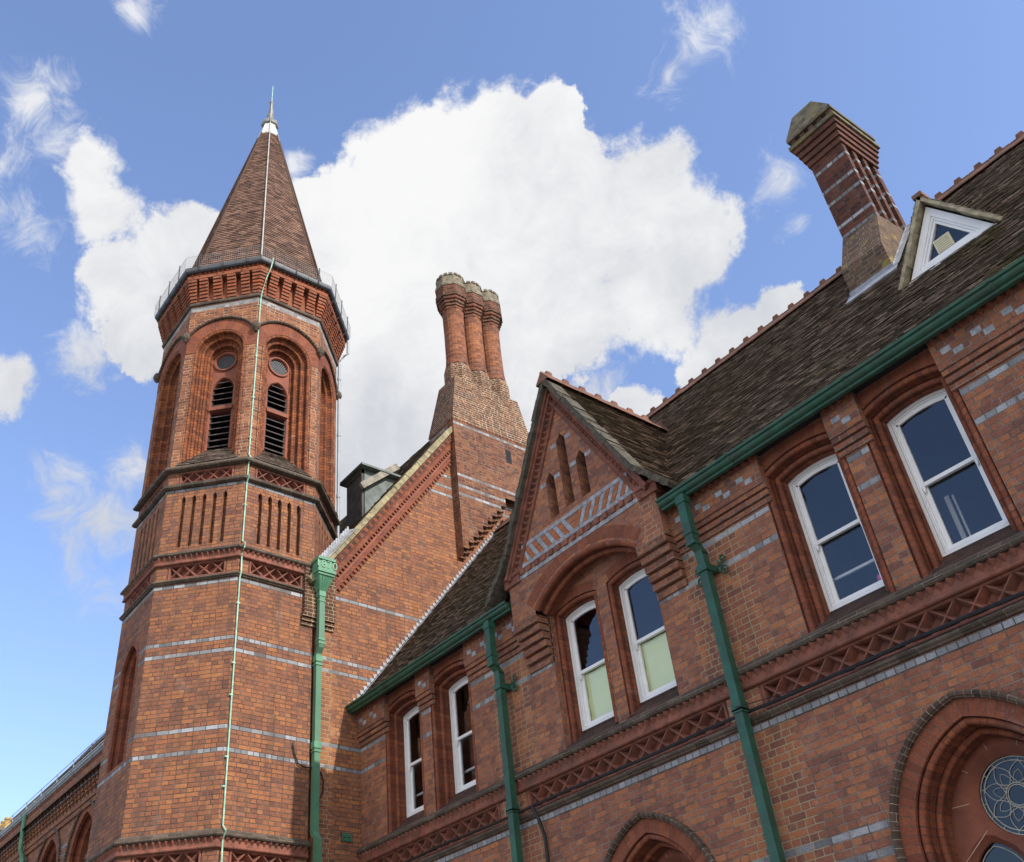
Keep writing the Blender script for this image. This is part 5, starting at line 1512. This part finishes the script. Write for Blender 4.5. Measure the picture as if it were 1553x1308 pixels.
tube(t, [P_(-1.42, 7.98), P_(-1.44, 7.9), P_(-1.40, 7.75), P_(-1.33, 7.6), P_(-1.2, 7.55), P_(-1.0, 7.56, .05), P_(-.86, 7.5), P_(-.80, 7.35), P_(-.82, 7.15), P_(-.90, 7.02)], .013, 7)
tag(t.build('cable', 'black'), 'short black cable looping behind the hopper downpipe', 'cable')

# green air brick
t = thing('air_brick', 'small green cast iron air brick low on the wall by the inner corner', 'air brick', (CX, -.31, 6.36))
q = MB(); box(q, CR, -.42, -.20, 6.385, 6.53, -.01, .02); q.build('plate', 'green', t)
for i in range(3):
    for j in range(2):
        c = V3((CX + .02, -.38 + i * .07, 6.42 + j * .07)); q = MB(); tube(q, [c + V3((.006, math.cos(rad(a)) * .024, math.sin(rad(a)) * .024)) for a in range(0, 361, 30)], .006, 5, cap=False); q.build('ring', 'greenl', t)

# paper in the gable windows
for c, lab in ((GS[0], 'yellow green paper with a fold, behind the lower pane of the left gable window'), (GS[1], 'yellow green paper covering the lower pane of the right gable window')):
    p = MB(); k = 9; wv = RW - .155 - .108
    u0, u1, z0, z1 = c - .29, c + .36, 6.66, 7.43
    for i in range(k):
        for j in range(k):
            f_ = lambda i, j: FA.P(u0 + (u1 - u0) * i / k, z0 + (z1 - z0) * j / k, wv - .008 + .008 * math.sin(i * 1.7 + j * 2.1) + .004 * math.sin(j * 5 + i))
            p.face([f_(i, j), f_(i + 1, j), f_(i + 1, j + 1), f_(i, j + 1)])
    o = p.build('paper_sheet', ['paper', 'black'], smooth=60)
    tag(o, lab, 'paper')
# pink flower in the window
fl = thing('flower', 'pink flower standing inside the window right of the gable', 'flower', (-4.99, .42, 6.66))
q = MB()
for i in range(26):
    d = V3((random.gauss(0, 1), random.gauss(0, 1), random.gauss(0, 1))).normalized(); c = V3((-4.99, .42, 6.76)) + d * .035
    lathe(q, c.x, c.y, [(0, c.z - .028), (.024, c.z - .014), (.027, c.z), (.02, c.z + .018), (0, c.z + .028)], 7, random.random() * 40)
q.build('bloom', 'pink', fl, smooth=60); q = MB(); tube(q, [(-4.99, .42, 6.55), (-4.99, .42, 6.74)], .006, 5); q.build('stem', 'green', fl)

# far chimneys beyond the block
for (x, y, zt, lab, np_) in ((-47.5, 1.2, 15.15, 'distant grey brick chimney with buff pots at the far left edge', 4), (-42.3, 1.2, 14.65, 'small distant chimney with one buff pot above the far gutter', 1)):
    t = thing('chimney_stack', lab, 'chimney', (x, y, 11))
    q = MB(); hw = .25 * np_ + .1
    Fq = Fr((x, y - .35, 0), (1, 0, 0)); box(q, Fq, -hw, hw, 12.0, zt - .5, -.7, 0); box(q, Fq, -hw - .06, hw + .06, zt - .62, zt - .5, -.76, .06)
    q.build('stack', brick('grey stack brick', [(0, (.12, .09, .07)), (1, (.34, .26, .19))], mortar=(.2, .17, .13)), t)
    for i in range(np_):
        q = MB(); cx = x - hw + (i + .5) * 2 * hw / np_; lathe(q, cx, y, [(.15, zt - .5), (.13, zt - .1), (.16, zt - .08), (.16, zt), (.11, zt), (.11, zt - .3)], 12, 0); q.build('pot', 'pot', t, smooth=50)
